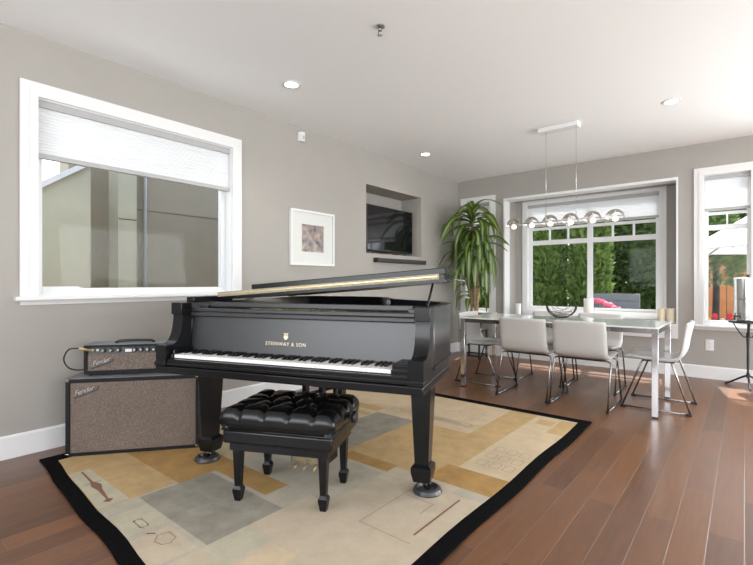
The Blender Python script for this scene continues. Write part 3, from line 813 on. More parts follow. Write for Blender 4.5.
for s in (-1, 1):
    b = MB(); b.tube([(x0 + s * 0.05, y0 + 0.07, 0.12), (x0 + s * 0.05, y0 + 0.33, Zb)], 0.007, None, 8); b.build('lyre_brace', M['black_metal'], lyre)
# caster cups
Mp = Matrix.Translation(piano.location) @ Matrix.Rotation(R(19.3), 4, 'Z')
cuplab = ['black caster cup under the piano leg nearest the camera on the right', 'black caster cup under the piano leg beside the speaker cabinet', 'black caster cup under the tail leg of the piano']
for c_, lab in zip(cups, cuplab):
    p = Mp @ Vector((c_.x, c_.y, 0)); 
    b = MB(); b.lathe([(0.074, 0), (0.078, 0.008), (0.070, 0.024), (0.058, 0.030), (0.052, 0.026), (0.046, 0.0125), (0.004, 0.0118)], None, 32)
    o = b.build('caster_cup', M['cup']); o.location = (p.x, p.y, 0.0125); tag(o, lab, 'caster cup', 'caster cups under the piano legs')

# ================================================================== BENCH
bench = empty('piano_bench', (-1.856, 1.556, 0.0125), R(25.9), 'black piano bench with a button tufted leather seat', 'bench')
for sx in (-1, 1):
    for sy in (-1, 1):
        b = MB(); x, y = sx * 0.230, sy * 0.158
        b.taper(x, y, 0.075, 0.30, 0.030, 0.030, 0.046, 0.046); b.taper(x, y, 0.060, 0.075, 0.046, 0.046, 0.030, 0.030)
        b.box(x - 0.023, x + 0.023, y - 0.023, y + 0.023, 0.048, 0.060); b.taper(x, y, 0.0, 0.048, 0.030, 0.030, 0.046, 0.046)
        b.build('leg', eb, bench)
b = MB(); b.grid(-0.262, 0.262, -0.190, 0.190, [(-0.235, 0.235, -0.163, 0.163)], 0.262, 0.305, lambda u, v, w: (u, v, w)); b.build('frame', eb, bench)
b = MB(); b.box(-0.290, 0.290, -0.215, 0.215, 0.302, 0.372, None, 0.014, seg=3); b.build('apron', M['leather'], bench)
b = MB(); b.tube([(-0.289, -0.214, 0.374), (0.289, -0.214, 0.374), (0.289, 0.214, 0.374), (-0.289, 0.214, 0.374)], 0.006, None, 8, closed=True); b.build('piping', M['leather'], bench)
def cushion():
    W, D, H, zb = 0.303, 0.227, 0.116, 0.370
    bx = [-0.2, -0.1, 0, 0.1, 0.2]; bt = []
    for r_, y in enumerate((-0.105, 0.0, 0.105)):
        xs = [-0.195, -0.065, 0.065, 0.195] if r_ % 2 == 0 else [-0.13, 0.0, 0.13]
        for x in xs: bt.append((x, y))
    segs = []
    for i, p in enumerate(bt):
        for q in bt[i + 1:]:
            if abs(p[1] - q[1]) > 0.08 and abs(p[1] - q[1]) < 0.15 and abs(p[0] - q[0]) < 0.08: segs.append((p, q))
    for p in bt:
        if p[1] < -0.08: segs.append((p, (p[0], -0.24)))
        if p[1] > 0.08: segs.append((p, (p[0], 0.24)))
    for y in (-0.105, 0.105):
        segs.append(((-0.195, y), (-0.31, y))); segs.append(((0.195, y), (0.31, y)))
    segs.append(((-0.13, 0), (-0.31, 0))); segs.append(((0.13, 0), (0.31, 0)))
    def dist(p, a, c):
        ax, ay = a; cx_, cy_ = c; dx, dy = cx_ - ax, cy_ - ay
        t = max(0, min(1, ((p[0] - ax) * dx + (p[1] - ay) * dy) / (dx * dx + dy * dy)))
        return math.hypot(p[0] - ax - t * dx, p[1] - ay - t * dy)
    b = MB(); n1, n2 = 92, 72; g = []
    for i in range(n1 + 1):
        row = []
        for j in range(n2 + 1):
            a = -1 + 2 * i / n1; c = -1 + 2 * j / n2
            u = math.sin(a * PI / 2); v = math.sin(c * PI / 2)
            e = max(abs(u), abs(v))
            k = (abs(u) ** 26 + abs(v) ** 26)
            top = max(0.0, 1 - min(1, k)) ** 0.42
            # keep border vertical: bulge outwards half way down
            bul = 1 + 0.035 * math.sin(PI * min(1, top)) if e > 0.9 else 1
            x, y = W * u * (0.985 if top > 0 else 0.95) * bul, D * v * (0.985 if top > 0 else 0.95) * bul
            d1 = min(math.hypot(x - q[0], y - q[1]) for q in bt)
            d2 = min(dist((x, y), *s_) for s_ in segs)
            dip = 0.032 * math.exp(-(d1 / 0.022) ** 2) + 0.015 * math.exp(-(d2 / 0.012) ** 2) + 0.006 * max(0, min(1, (e - 0.55) / 0.4)) ** 2
            z = zb + H * (0.12 + 0.88 * top) - dip * (0.35 + 0.65 * top) if top > 0 else zb + 0.004
            if top == 0: dip = 0
            if e > 0.93:   # crease pleats run down the sides
                sh = 1 - 0.5 * dip / 0.05 * 0.04; x *= sh; y *= sh
            row.append(b.bm.verts.new((x, y, z)))
        g.append(row)
    for i in range(n1):
        for j in range(n2): b.face([g[i][j], g[i + 1][j], g[i + 1][j + 1], g[i][j + 1]], None, True)
    rim = [g[i][0] for i in range(n1 + 1)] + [g[n1][j] for j in range(1, n2 + 1)] + [g[i][n2] for i in range(n1 - 1, -1, -1)] + [g[0][j] for j in range(n2 - 1, 0, -1)]
    b.face(rim[::-1])
    cu = b.build('cushion', M['leather'], bench)
    for q in bt:
        b = MB(); b.lathe([(0.0085, -0.004), (0.0085, 0.002), (0.005, 0.0055), (0.001, 0.0065)], None, 12, (q[0], q[1], zb + H - 0.046)); b.build('button', M['leather'], cu)
cushion()
for s in (-1, 1):
    b = MB(); b.tube([(s * 0.285, 0.02, 0.408), (s * 0.318, 0.02, 0.408)], 0.010, None, 10); b.tube([(s * 0.318, 0.02, 0.408), (s * 0.326, 0.02, 0.408), (s * 0.342, 0.02, 0.408), (s * 0.346, 0.02, 0.408)], 0.03, None, 20, rs=[0.022, 0.032, 0.032, 0.026]); b.build('height_knob', M['black_plastic'], bench)

# ================================================================== AMPLIFIER
AY = R(51.6)
cab = empty('speaker_cabinet', (-3.327, 0.932, 0.0125), AY, 'large black speaker cabinet with brown speckled grille cloth standing on the rug', 'speaker')
CW, CD, CH = 0.795, 0.255, 0.49
b = MB(); mq = lambda u, v, w: (u, w, v)
b.grid(0, CW, 0, CH, [(0.024, CW - 0.016, 0.018, CH - 0.024)], 0, 0.03, mq); b.box(0, CW, 0.029, CD, 0, CH)
b.build('body', M['tolex'], cab)
b = MB(); b.box(0.0, CW, 0.004, CD, CH, CH + 0.002); b.build('top_sheen', M['tolex_top_sheen'], cab)  # thin slab that carries the painted top sheen
b = MB(); b.box(0.024, CW - 0.016, 0.006, 0.028, 0.018, CH - 0.024, None, 0.003); gr = b.build('grille', M['grille'], cab)
for x in (0, CW):
    for z in (0, CH):
        b = MB(); sx = -1 if x == 0 else 1; sz = -1 if z == 0 else 1
        b.box(x - 0.020 * (sx > 0) - 0.003 * (sx < 0), x + 0.003 * (sx > 0) + 0.020 * (sx < 0), -0.003, 0.022, z - 0.020 * (sz > 0) - (0.0 if sz < 0 else 0), z + 0.003 * (sz > 0) + 0.020 * (sz < 0), None, 0.004)
        b.build('corner_guard', M['dark_steel'], cab)
def script_logo(x, z, size, parent, depth):
    lg = mat('logo_chrome_black', (0.05, 0.05, 0.055), 0.3)
    Mt = Matrix.Translation((x, depth, z)) @ Matrix.Rotation(PI / 2, 4, 'X') @ Matrix.Rotation(R(17), 4, 'Z')
    back = text_mesh('logo_script', 'Fender', size, 0.003, lg, parent, Mt, shear=0.45, spacing=0.86)
    Mt2 = Matrix.Translation((x, depth - 0.0036, z + 0.002)) @ Matrix.Rotation(PI / 2, 4, 'X') @ Matrix.Rotation(R(17), 4, 'Z')
    text_mesh('logo_face', 'Fender', size * 0.92, 0.0006, M['nickel'], back, Mt2, shear=0.45, spacing=0.90)
    b = MB(); b.tube([Mt @ Vector((-size * 1.35, -size * 0.52, 0)), Mt @ Vector((size * 0.1, -size * 0.50, 0)), Mt @ Vector((size * 1.5, -size * 0.30, 0)), Mt @ Vector((size * 1.75, size * 0.0, 0))], 0.003, None, 6); b.build('logo_tail', lg, back)
script_logo(0.105, CH - 0.078, 0.050, gr, 0.003)

hp = Matrix.Rotation(AY, 4, 'Z') @ Vector((0.072, 0.085, 0))
HW, HD, HH = 0.57, 0.185, 0.20
head = empty('amplifier_head', (-3.327 + hp.x, 0.932 + hp.y, 0.0125 + CH + 0.003), AY, 'black amplifier head with a row of knobs on top of the speaker cabinet', 'amplifier')
b = MB()
for x in (0.03, HW - 0.03):
    for y in (0.03, HD - 0.03): b.lathe([(0.012, 0), (0.014, 0.010)], None, 12, (x, y, 0))
b.build('foot', M['rubber'], head)
b = MB(); b.grid(0, HW, 0.010, HH, [(0.018, HW - 0.018, 0.030, HH - 0.012)], 0, 0.03, mq); b.box(0, HW, 0.028, HD, 0.010, HH)
b.build('body', M['tolex'], head)
b = MB(); b.box(0.0, HW, 0.002, HD, HH, HH + 0.002); b.build('top_sheen', M['tolex_top_sheen'], head)
b = MB(); b.box(0.018, HW - 0.018, 0.008, 0.029, 0.030, HH - 0.060, None, 0.003); hg = b.build('grille', M['grille'], head)
b = MB(); b.prism([(0.012, HH - 0.060), (0.029, HH - 0.060), (0.029, HH - 0.013), (0.024, HH - 0.013)], 0.018, HW - 0.018, lambda a, c, w: (w, a, c)); pn = b.build('control_panel', M['black_plastic'], head)
for k, x in enumerate((0.115, 0.16, 0.205, 0.305, 0.345, 0.385, 0.425, 0.465, 0.505)):
    b = MB(); b.lathe([(0.016, 0), (0.015, -0.006), (0.010, -0.008), (0.009, -0.020), (0.004, -0.021)], None, 14, (x, 0.017, HH - 0.036), 'y'); kb = b.build('knob', M['black_plastic'], pn)
    b = MB(); b.lathe([(0.0075, -0.0), (0.0075, -0.002)], None, 12, (x, -0.0035, HH - 0.036), 'y'); b.build('knob_cap', M['steel'], kb)
b = MB()
for x in (0.05, 0.078): b.lathe([(0.010, 0), (0.009, -0.006), (0.006, -0.007)], None, 12, (x, 0.016, HH - 0.036), 'y')
b.build('input_jack', M['steel'], pn)
b = MB()
for k in range(9):
    x = 0.115 + k * 0.045
    b.box(x - 0.014, x + 0.010, 0.0135, 0.0150, HH - 0.0585, HH - 0.0565)
b.box(0.245, 0.285, 0.0120, 0.0150, HH - 0.050, HH - 0.030)
b.build('panel_marks', M['paper'], pn)
script_logo(0.100, 0.088, 0.046, hg, 0.005)
b = MB(); b.tube([(0.16, 0.09, HH + 0.004), (0.185, 0.09, HH + 0.016), (0.285, 0.09, HH + 0.019), (0.385, 0.09, HH + 0.016), (0.41, 0.09, HH + 0.004)], 0.009, None, 8); b.build('handle', M['black_plastic'], head)
# jack cable
Hm = Matrix.Translation(head.location) @ Matrix.Rotation(AY, 4, 'Z')
cb = empty('instrument_cable', tuple(Hm @ Vector((0.05, 0.01, HH - 0.036))), 0, 'short black cable with a tan plug looping out of the amplifier head', 'cable')
inv = Matrix.Translation(-Vector(cb.location))
def W_(p): return inv @ (Hm @ Vector(p))
b = MB(); b.tube([W_((0.05, 0.008, HH - 0.036)), W_((0.047, -0.02, HH - 0.031)), W_((0.03, -0.06, HH - 0.018)), W_((0.005, -0.085, HH - 0.005))], 0.007, None, 10, rs=[0.004, 0.007, 0.008, 0.005]); b.build('plug', M['tan_plug'], cb)
b = MB(); b.tube(catmull([W_((0.005, -0.085, HH - 0.005)), W_((-0.05, -0.09, HH - 0.012)), W_((-0.095, -0.05, HH - 0.075)), W_((-0.09, 0.0, HH - 0.14)), W_((-0.05, 0.05, HH - 0.168)), W_((-0.004, 0.08, HH - 0.165))], 8), 0.0045, None, 8); b.build('cord', M['rubber'], cb)
# cables lying by the wall behind the piano
b = MB(); random.seed(5)
for k in range(4):
    c0 = Vector((-3.22 + random.uniform(-0.05, 0.05), 2.02 + random.uniform(-0.05, 0.05), 0.0265 + 0.006 * k)); r0 = 0.10 + 0.02 * random.random()
    b.tube([c0 + Vector((r0 * math.cos(a / 24 * 2 * PI), r0 * 1.1 * math.sin(a / 24 * 2 * PI), 0.006 * math.sin(a))) for a in range(24)], 0.007, None, 6, closed=True)
tag(b.build('power_cord', M['rubber']), 'coil of black cord lying on the rug behind the piano leg', 'cable')

# ================================================================== DINING TABLE
TX0, TX1, TY0, TY1, TZ = -2.365, -0.545, 4.285, 5.11, 0.748
table = empty('dining_table', ((TX0 + TX1) / 2, (TY0 + TY1) / 2, 0), 0, 'long dining table with a pale glass top on square chrome legs', 'table')
ox, oy = (TX0 + TX1) / 2, (TY0 + TY1) / 2; hx, hy = (TX1 - TX0) / 2, (TY1 - TY0) / 2
b = MB(); b.box(-hx, hx, -hy, hy, TZ - 0.012, TZ, None, 0.003); b.build('glass_top', M['tableglass'], table)
b = MB(); b.grid(-hx + 0.004, hx - 0.004, -hy + 0.004, hy - 0.004, [(-hx + 0.03, hx - 0.03, -hy + 0.03, hy - 0.03)], TZ - 0.052, TZ - 0.013, lambda u, v, w: (u, v, w)); b.build('apron_frame', M['dark_steel'], table)
for sx in (-1, 1):
    for sy in (-1, 1):
        x, y = sx * (hx - 0.026), sy * (hy - 0.026)
        b = MB(); b.box(x - 0.024, x + 0.024, y - 0.024, y + 0.024, 0.012, TZ - 0.014, None, 0.002, seg=1); L = b.build('leg', M['chrome'], table)
        b = MB(); b.box(x - 0.022, x + 0.022, y - 0.022, y + 0.022, 0.0, 0.012); b.build('foot_pad', M['black_plastic'], L)

# ================================================================== CHAIRS (local +y = the way the sitter faces)
def chair_proto():
    root = empty('dining_chair')
    cl = [(0.235, 0.452), (0.20, 0.462), (0.08, 0.452), (-0.06, 0.446), (-0.135, 0.455), (-0.178, 0.485), (-0.20, 0.54), (-0.215, 0.62), (-0.232, 0.70), (-0.248, 0.775)]
    C = catmull([Vector((y, z, 0)) for y, z in cl], 5); n = len(C); th = 0.016
    b = MB(); nx = 14; top = []; bot = []
    for i, p in enumerate(C):
        a = C[max(0, i - 1)]; c = C[min(n - 1, i + 1)]; t = (c - a).normalized(); nr = Vector((t.y, -t.x, 0))
        if nr.y < 0 and i < n * 0.35: nr = -nr
        f = i / (n - 1)
        nr = Vector((t.y, -t.x, 0)); nr = nr if (nr.x > 0 or (abs(nr.x) < 0.5 and nr.y > 0)) else -nr
        w = 0.225 + 0.006 * math.sin(f * PI)
        if i in (0,): w -= 0.012
        if i == n - 1: w -= 0.010
        rt, rb = [], []
        for k in range(nx + 1):
            s = -1 + 2 * k / nx; x = w * s
            curve = 0.016 * (s * s) * max(0, (f - 0.45) / 0.55)          # back hugs the sitter a little
            dish = -0.006 * (1 - s * s) * (1 - f)
            e = th * (1 if abs(s) < 0.93 else 0.55) * (0.55 if i in (0, n - 1) else 1)
            rt.append(b.bm.verts.new((x, p.x + nr.x * e + curve, p.y + nr.y * e + dish)))
            rb.append(b.bm.verts.new((x, p.x - nr.x * e + curve, p.y - nr.y * e + dish)))
        top.append(rt); bot.append(rb)
    for i in range(n - 1):
        for k in range(nx):
            b.face([top[i][k], top[i][k + 1], top[i + 1][k + 1], top[i + 1][k]], None, True)
            b.face([bot[i][k], bot[i + 1][k], bot[i + 1][k + 1], bot[i][k + 1]], None, True)
        b.face([top[i][0], top[i + 1][0], bot[i + 1][0], bot[i][0]], None, True); b.face([top[i][nx], bot[i][nx], bot[i + 1][nx], top[i + 1][nx]], None, True)
    for k in range(nx):
        b.face([top[0][k], bot[0][k], bot[0][k + 1], top[0][k + 1]], None, True); b.face([top[-1][k], top[-1][k + 1], bot[-1][k + 1], bot[-1][k]], None, True)
    b.build('seat_shell', M['chair'], root)
    r = 0.0075
    for nm, yf, yt in (('rear_leg', -0.255, -0.125), ('front_leg', 0.255, 0.10)):
        b = MB(); zt = 0.424
        pts = [(-0.245, yf, 0.012)] + [(-0.243, yt + (yf - yt) * 0.06, zt - 0.025), (-0.236, yt, zt - 0.008), (-0.215, yt, zt)] + [(0.215, yt, zt), (0.236, yt, zt - 0.008), (0.243, yt + (yf - yt) * 0.06, zt - 0.025), (0.245, yf, 0.012)]
        b.tube(pts, r, None, 8); b.build(nm + '_bar', M['dark_steel'], root)
    for s in (-1, 1):
        b = MB(); b.tube([(s * 0.245, -0.258, 0.012), (s * 0.245, 0.258, 0.012)], r, None, 8); rn = b.build('floor_runner', M['dark_steel'], root)
        for y in (-0.245, 0.245):
            b = MB(); b.box(s * 0.245 - 0.011, s * 0.245 + 0.011, y - 0.022, y + 0.022, 0.0, 0.021, None, 0.003); b.build('foot_pad', M['black_plastic'], rn)
    b = MB(); b.box(-0.19, 0.19, -0.135, 0.11, 0.421, 0.431, None, 0.003); b.build('seat_mount', M['black_metal'], root)
    return root
proto = chair_proto()
GRP = 'white leather dining chairs around the glass table'
chairs = [(-1.665, 4.455, 0, 'white dining chair with its back turned, left one on the near table side'),
          (-1.145, 4.455, R(-1), 'white dining chair with its back turned, right one on the near table side'),
          (-2.285, 4.755, R(-90), 'white dining chair at the table end nearest the tall houseplant'),
          (-0.605, 4.785, R(90), 'white dining chair at the right end of the table facing left'),
          (-1.24, 5.175, R(180), 'white dining chair on the far table side in front of the pink flowers'),
          (-1.765, 5.175, R(180), 'white dining chair on the far table side behind the wire bowl')]
for k, (x, y, a, lab) in enumerate(chairs):
    o = proto if k == 0 else copy_tree(proto)
    o.location = (x, y, 0); o.rotation_euler = (0, 0, a); tag(o, lab, 'chair', GRP)

# bowl on the table
bowl = empty('wire_bowl', (-1.452, 4.74, TZ + 0.001), R(8), 'black open wire bowl with two curved horns on the dining table', 'bowl')
b = MB()
for s in (-1, 1):
    pts = []; rs = []
    for k in range(13):
        a = R(-88 + 176 * k / 12)
        pts.append((0.135 * math.sin(a) * 1.05, s * 0.028 * math.cos(a), 0.013 + 0.125 * (1 - math.cos(a)) * 1.02)); rs.append(0.009 + 0.004 * math.sin(PI * k / 12) * -1)
    b.tube(pts, 0.007, None, 8, rs=[0.012 - 0.005 * math.sin(PI * k / 12) for k in range(13)])
b.build('horn_frame', M['black_metal'], bowl)
b = MB()
for k in range(7):
    y = -0.105 + 0.035 * k; w = 0.115 * math.sqrt(max(0.1, 1 - (y / 0.14) ** 2)); z0 = 0.016 + 0.9 * y * y / 0.14
    b.tube([(w * math.sin(R(-60 + 120 * j / 10)) / math.sin(R(60)), y, z0 + 0.075 * (1 - math.cos(R(-60 + 120 * j / 10))) * 1.3) for j in range(11)], 0.0028, None, 6)
for z, f in ((0.07, 1.0), (0.04, 0.8)):
    b.tube([(0.112 * f * math.cos(2 * PI * k / 28), 0.112 * f * math.sin(2 * PI * k / 28), z) for k in range(28)], 0.003, None, 6, closed=True)
b.tube([(0.055 * math.cos(2 * PI * k / 28), 0.055 * math.sin(2 * PI * k / 28), 0.008) for k in range(28)], 0.004, None, 6, closed=True)
b.build('wire_basket', M['dark_steel'], bowl)

# candles on the bay ledge
def candle(x, y, r, h, m, lab):
    root = empty('pillar_candle', (x, y, BW[2] + 0.021), 0, lab, 'candle', 'pillar candles on the bay window ledge')
    b = MB(); b.lathe([(r - 0.003, 0), (r, 0.003), (r, h - 0.004), (r - 0.004, h), (r * 0.75, h - 0.004), (0.004, h - 0.008)], None, 28); b.build('wax', m, root)
    b = MB(); b.tube([(0, 0, h - 0.009), (0.001, 0, h + 0.006), (0.004, 0, h + 0.012)], 0.0015, None, 6); b.build('wick', M['rubber'], root)
candle(-2.655, 6.60, 0.044, 0.18, M['wax_white'], 'white pillar candle alone at the left end of the bay window ledge')
candle(-1.665, 6.62, 0.062, 0.275, M['wax_white'], 'thick tall white pillar candle at the middle of the bay window ledge')
candle(-0.805, 6.60, 0.044, 0.175, M['wax_cream'], 'cream pillar candle at the right end of the bay ledge, the left of two')
candle(-0.703, 6.56, 0.046, 0.18, M['wax_cream'], 'cream pillar candle at the right end of the bay ledge, next to the wall')

# ================================================================== PENDANT LIGHT
pend = empty('pendant_light', (-1.50, 4.82, ZC), 0, 'long silver pendant light with six curved ribbon shades over the dining table', 'pendant light')
def rel(x, y, z): return (x + 1.50, y - 4.82, z - ZC)
b = MB(); b.box(-0.20, 0.20, -0.06, 0.06, -0.045, 0, None, 0.004); b.build('canopy', M['vinyl'], pend)
for x in (-1.625, -1.322):
    b = MB(); b.tube([rel(x, 4.79, ZC - 0.03), rel(x, 4.79, 1.765)], 0.002, None, 6); cbl = b.build('cable', M['steel'], pend)
    b = MB(); b.tube([rel(x, 4.79, 1.762), rel(x, 4.79, 1.84)], 0.006, None, 8); b.build('cable_grip', M['nickel'], cbl)
b = MB(); b.tube([rel(-2.03, 4.79, 1.762), rel(-0.855, 4.79, 1.762)], 0.008, None, 10); b.build('bar', M['nickel'], pend)
for k, u in enumerate((-1.975, -1.775, -1.58, -1.375, -1.165, -0.965)):
    # ribbon: a half-turn arch that starts low in front and ends low at the back
    b = MB(); n = 22; A = []; B2 = []
    for j in range(n + 1):
        a = PI * j / n; f = j / n
        c_ = Vector((u - 0.082 * math.cos(a), 4.79 + 0.03 * math.cos(a), 1.735 + 0.080 * math.sin(a)))
        wv = Vector((-0.55 * math.cos(a), -0.8, 0.55 * math.sin(a))).normalized() * (0.030 - 0.014 * f)
        tg = Vector((math.sin(a), -0.3 * math.sin(a), math.cos(a))).normalized(); nr = tg.cross(wv).normalized() * 0.0012
        for lst, s in ((A, -1), (B2, 1)):
            lst.append((b.bm.verts.new(rel(*(c_ + wv * s + nr))), b.bm.verts.new(rel(*(c_ + wv * s - nr)))))
    for j in range(n):
        b.face([A[j][0], A[j + 1][0], B2[j + 1][0], B2[j][0]], None, True); b.face([A[j][1], B2[j][1], B2[j + 1][1], A[j + 1][1]], None, True)
        b.face([A[j][0], A[j][1], A[j + 1][1], A[j + 1][0]]); b.face([B2[j][0], B2[j + 1][0], B2[j + 1][1], B2[j][1]])
    for j in (0, n): b.face([A[j][0], B2[j][0], B2[j][1], A[j][1]])
    b.box(u + 1.5 - 0.004, u + 1.5 + 0.004, -0.036, -0.028, 1.762 - ZC, 1.825 - ZC)
    sh = b.build('ribbon_shade', M['nickel'], pend)
    b = MB(); b.lathe([(0.010, 0.010), (0.016, 0.004), (0.026, -0.008), (0.029, -0.024), (0.024, -0.040), (0.010, -0.048), (0.002, -0.049)], None, 18, rel(u, 4.79, 1.757)); b.build('bulb', M['bulb'], sh)

# ================================================================== CEILING ITEMS
for x, y, lab in ((-2.888, 2.40, 'round recessed ceiling light above the piano'), (-3.139, 4.789, 'round recessed ceiling light near the television niche'), (-0.512, 4.809, 'round recessed ceiling light to the right of the pendant')):
    root = empty('ceiling_downlight', (x, y, ZC), 0, lab, 'ceiling light', 'recessed ceiling lights')
    b = MB(); b.lathe([(0.078, 0), (0.078, -0.004), (0.070, -0.007), (0.056, -0.006), (0.054, -0.001)], None, 32); b.build('trim_ring', M['white'], root)
    b = MB(); b.lathe([(0.053, -0.0012), (0.050, -0.004), (0.002, -0.0045)], None, 28); b.build('lens', M['lens'], root)
    li = bpy.data.lights.new('downlight_beam', 'SPOT'); li.energy = 24; li.spot_size = R(125); li.spot_blend = 0.8; li.color = (1, 0.93, 0.84); li.shadow_soft_size = 0.05
    lo_ = bpy.data.objects.new('downlight_beam', li); COL.objects.link(lo_); lo_.location = (x, y, ZC - 0.02)
spk = empty('fire_sprinkler', (-1.797, 2.215, ZC), 0, 'small chrome fire sprinkler head on the ceiling', 'sprinkler')
b = MB(); b.lathe([(0.030, 0), (0.030, -0.005), (0.016, -0.010)], None, 24); b.build('escutcheon', M['steel'], spk)
b = MB(); b.lathe([(0.010, -0.008), (0.010, -0.030)], None, 12); b.tube([(-0.012, 0, -0.028), (-0.013, 0, -0.046), (0, 0, -0.056)], 0.003, None, 6); b.tube([(0.012, 0, -0.028), (0.013, 0, -0.046), (0, 0, -0.056)], 0.003, None, 6); b.build('body', M['dark_steel'], spk)
b = MB(); b.lathe([(0.018, -0.056), (0.018, -0.058)], None, 16); b.build('deflector', M['steel'], spk)

# ================================================================== LEFT WALL ITEMS
det = empty('motion_detector', (XL, 3.127, 2.648), 0, 'small white motion detector high on the wall near the ceiling', 'sensor')
b = MB(); b.prism([(0.0, -0.038), (0.022, -0.038), (0.052, -0.020), (0.052, 0.020), (0.022, 0.038), (0.0, 0.038)], -0.048, 0.048, lambda a, c, w: (a, c, w)); b.build('housing', M['vinyl'], det)
b = MB(); b.box(0.050, 0.055, -0.014, 0.014, -0.030, 0.012, None, 0.003); b.build('lens', mat('sensor_lens', (0.5, 0.5, 0.48), 0.4), det)

pic = empty('picture_frame', (XL + 0.001, 3.292, 1.594), 0, 'white framed small floral print with a wide white mat on the left wall', 'picture')
hw, hh = 0.314, 0.292
b = MB(); b.grid(-hw, hw, -hh, hh, [(-hw + 0.022, hw - 0.022, -hh + 0.022, hh - 0.022)], 0.0, 0.032, lambda u, v, w: (w, u, v)); b.build('frame', M['white'], pic)
b = MB(); b.grid(-hw + 0.02, hw - 0.02, -hh + 0.02, hh - 0.02, [(-0.158, 0.160, -0.145, 0.145)], 0.008, 0.016, lambda u, v, w: (w, u, v)); b.build('mat_board', M['paper'], pic)
b = MB(); b.box(0.004, 0.009, -0.165, 0.165, -0.15, 0.15); b.build('print', M['art'], pic)
b = MB(); b.box(0.021, 0.023, -hw + 0.02, hw - 0.02, -hh + 0.02, hh - 0.02); b.build('glazing', M['glass'], pic)

# television in the niche
tv = empty('television', (XL - 0.25, 4.765, 1.463), 0, 'black flat television mounted inside the wall niche', 'television')
b = MB(); b.box(0.125, 0.195, -0.50, 0.50, 0.062, 0.655, None, 0.006); b.box(0.10, 0.155, -0.3, 0.3, 0.15, 0.5, None, 0.01); b.build('cabinet', M['black_plastic'], tv)
b = MB(); b.box(0.1945, 0.1965, -0.485, 0.485, 0.082, 0.642); b.build('screen', M['screen'], tv)
b = MB(); b.box(-0.10, 0.11, -0.10, 0.10, 0.26, 0.42, None, 0.004); b.build('wall_mount', M['black_metal'], tv)
for k, (y, w, h, d, lab) in enumerate(((4.31, 0.16, 0.028, 0.10, 'flat black media box under the left side of the television'), (4.99, 0.20, 0.022, 0.10, 'flat black media box under the right side of the television'))):
    root = empty('media_box', (XL - 0.085, y, 1.4885), 0, lab, 'media box')
    b = MB(); b.box(-d / 2, d / 2, -w / 2, w / 2, 0.003, h, None, 0.003); b.build('case', M['black_plastic'], root)
    b = MB(); b.box(d / 2 - 0.001, d / 2 + 0.001, -0.02, 0.02, h * 0.4, h * 0.7); b.build('display', mat('box_display', (0.2, 0.2, 0.22), 0.2), root)
    b = MB(); b.box(-0.03, 0.03, -0.06, 0.06, 0, 0.003); b.build('foot', M['rubber'], root)
sb = empty('soundbar', (XL - 0.002, 4.872, 1.404), 0, 'slim dark soundbar mounted on the wall below the television niche', 'speaker')
b = MB(); b.box(0.012, 0.085, -0.535, 0.535, -0.027, 0.027, None, 0.010, seg=3); b.build('cloth_cover', M['soundbar'], sb)
for s in (-1, 1):
    b = MB(); b.box(0.010, 0.087, s * 0.535 - 0.014, s * 0.535 + 0.014, -0.029, 0.029, None, 0.008); b.build('end_cap', M['black_plastic'], sb)
b = MB(); b.box(0, 0.014, -0.35, 0.35, -0.012, 0.012); b.build('bracket', M['black_metal'], sb)

def outlet(loc, rz, lab):
    root = empty('wall_outlet', loc, rz, lab, 'outlet')
    b = MB(); b.box(-0.040, 0.040, -0.006, 0, -0.064, 0.064, None, 0.003); b.build('cover_plate', M['vinyl'], root)
    b = MB()
    for z in (-0.022, 0.022): b.box(-0.017, 0.017, -0.0085, -0.005, z - 0.016, z + 0.016, None, 0.003)
    b.build('receptacle', M['white'], root)
    b = MB()
    for z in (-0.022, 0.022):
        for x in (-0.006, 0.006): b.box(x - 0.001, x + 0.001, -0.0092, -0.008, z - 0.004, z + 0.006)
    b.build('slots', M['rubber'], root)
outlet((-0.318, YB, 0.392), 0, 'white outlet plate on the back wall under the right window')
outlet((XL, 6.19, 0.42), R(90), 'white outlet plate on the left wall near the corner behind the piano')

# ================================================================== PLANT ON STAND
stand = empty('plant_stand', (-3.13, 6.09, 0), R(4), 'black metal plant stand in the corner behind the dining table', 'plant stand')
for sx in (-1, 1):
    for sy in (-1, 1):
        b = MB(); b.box(sx * 0.14 - 0.011, sx * 0.14 + 0.011, sy * 0.14 - 0.011, sy * 0.14 + 0.011, 0, 0.40); b.build('leg', M['black_metal'], stand)
b = MB(); b.grid(-0.151, 0.151, -0.151, 0.151, [(-0.129, 0.129, -0.129, 0.129)], 0.035, 0.055, lambda u, v, w: (u, v, w)); b.build('lower_rail', M['black_metal'], stand)
b = MB(); b.box(-0.16, 0.16, -0.16, 0.16, 0.40, 0.418, None, 0.003); b.build('shelf', M['black_metal'], stand)

plant = empty('potted_dracaena', (-3.13, 6.09, 0.419), 0, 'tall potted dracaena with long drooping striped leaves in the corner', 'plant')
b = MB(); b.lathe([(0.095, 0), (0.10, 0.006), (0.135, 0.20), (0.142, 0.20), (0.142, 0.225), (0.130, 0.225), (0.126, 0.19), (0.003, 0.188)], None, 32); b.build('pot', M['pot'], plant)
b = MB(); b.lathe([(0.126, 0.186), (0.11, 0.195), (0.003, 0.20)], None, 24); b.build('soil', M['soil'], plant)
random.seed(11)
canes = [((0.02, 0.0), [(0.02, 0.0, 0.17), (0.0, 0.0, 0.7), (-0.03, -0.02, 1.2), (-0.01, -0.03, 1.66)], 0.019), ((-0.05, 0.03), [(-0.05, 0.03, 0.17), (-0.07, 0.04, 0.6), (-0.06, 0.02, 1.0)], 0.02), ((0.06, -0.04), [(0.06, -0.04, 0.17), (0.09, -0.05, 0.5), (0.12, -0.05, 1.25)], 0.02)]
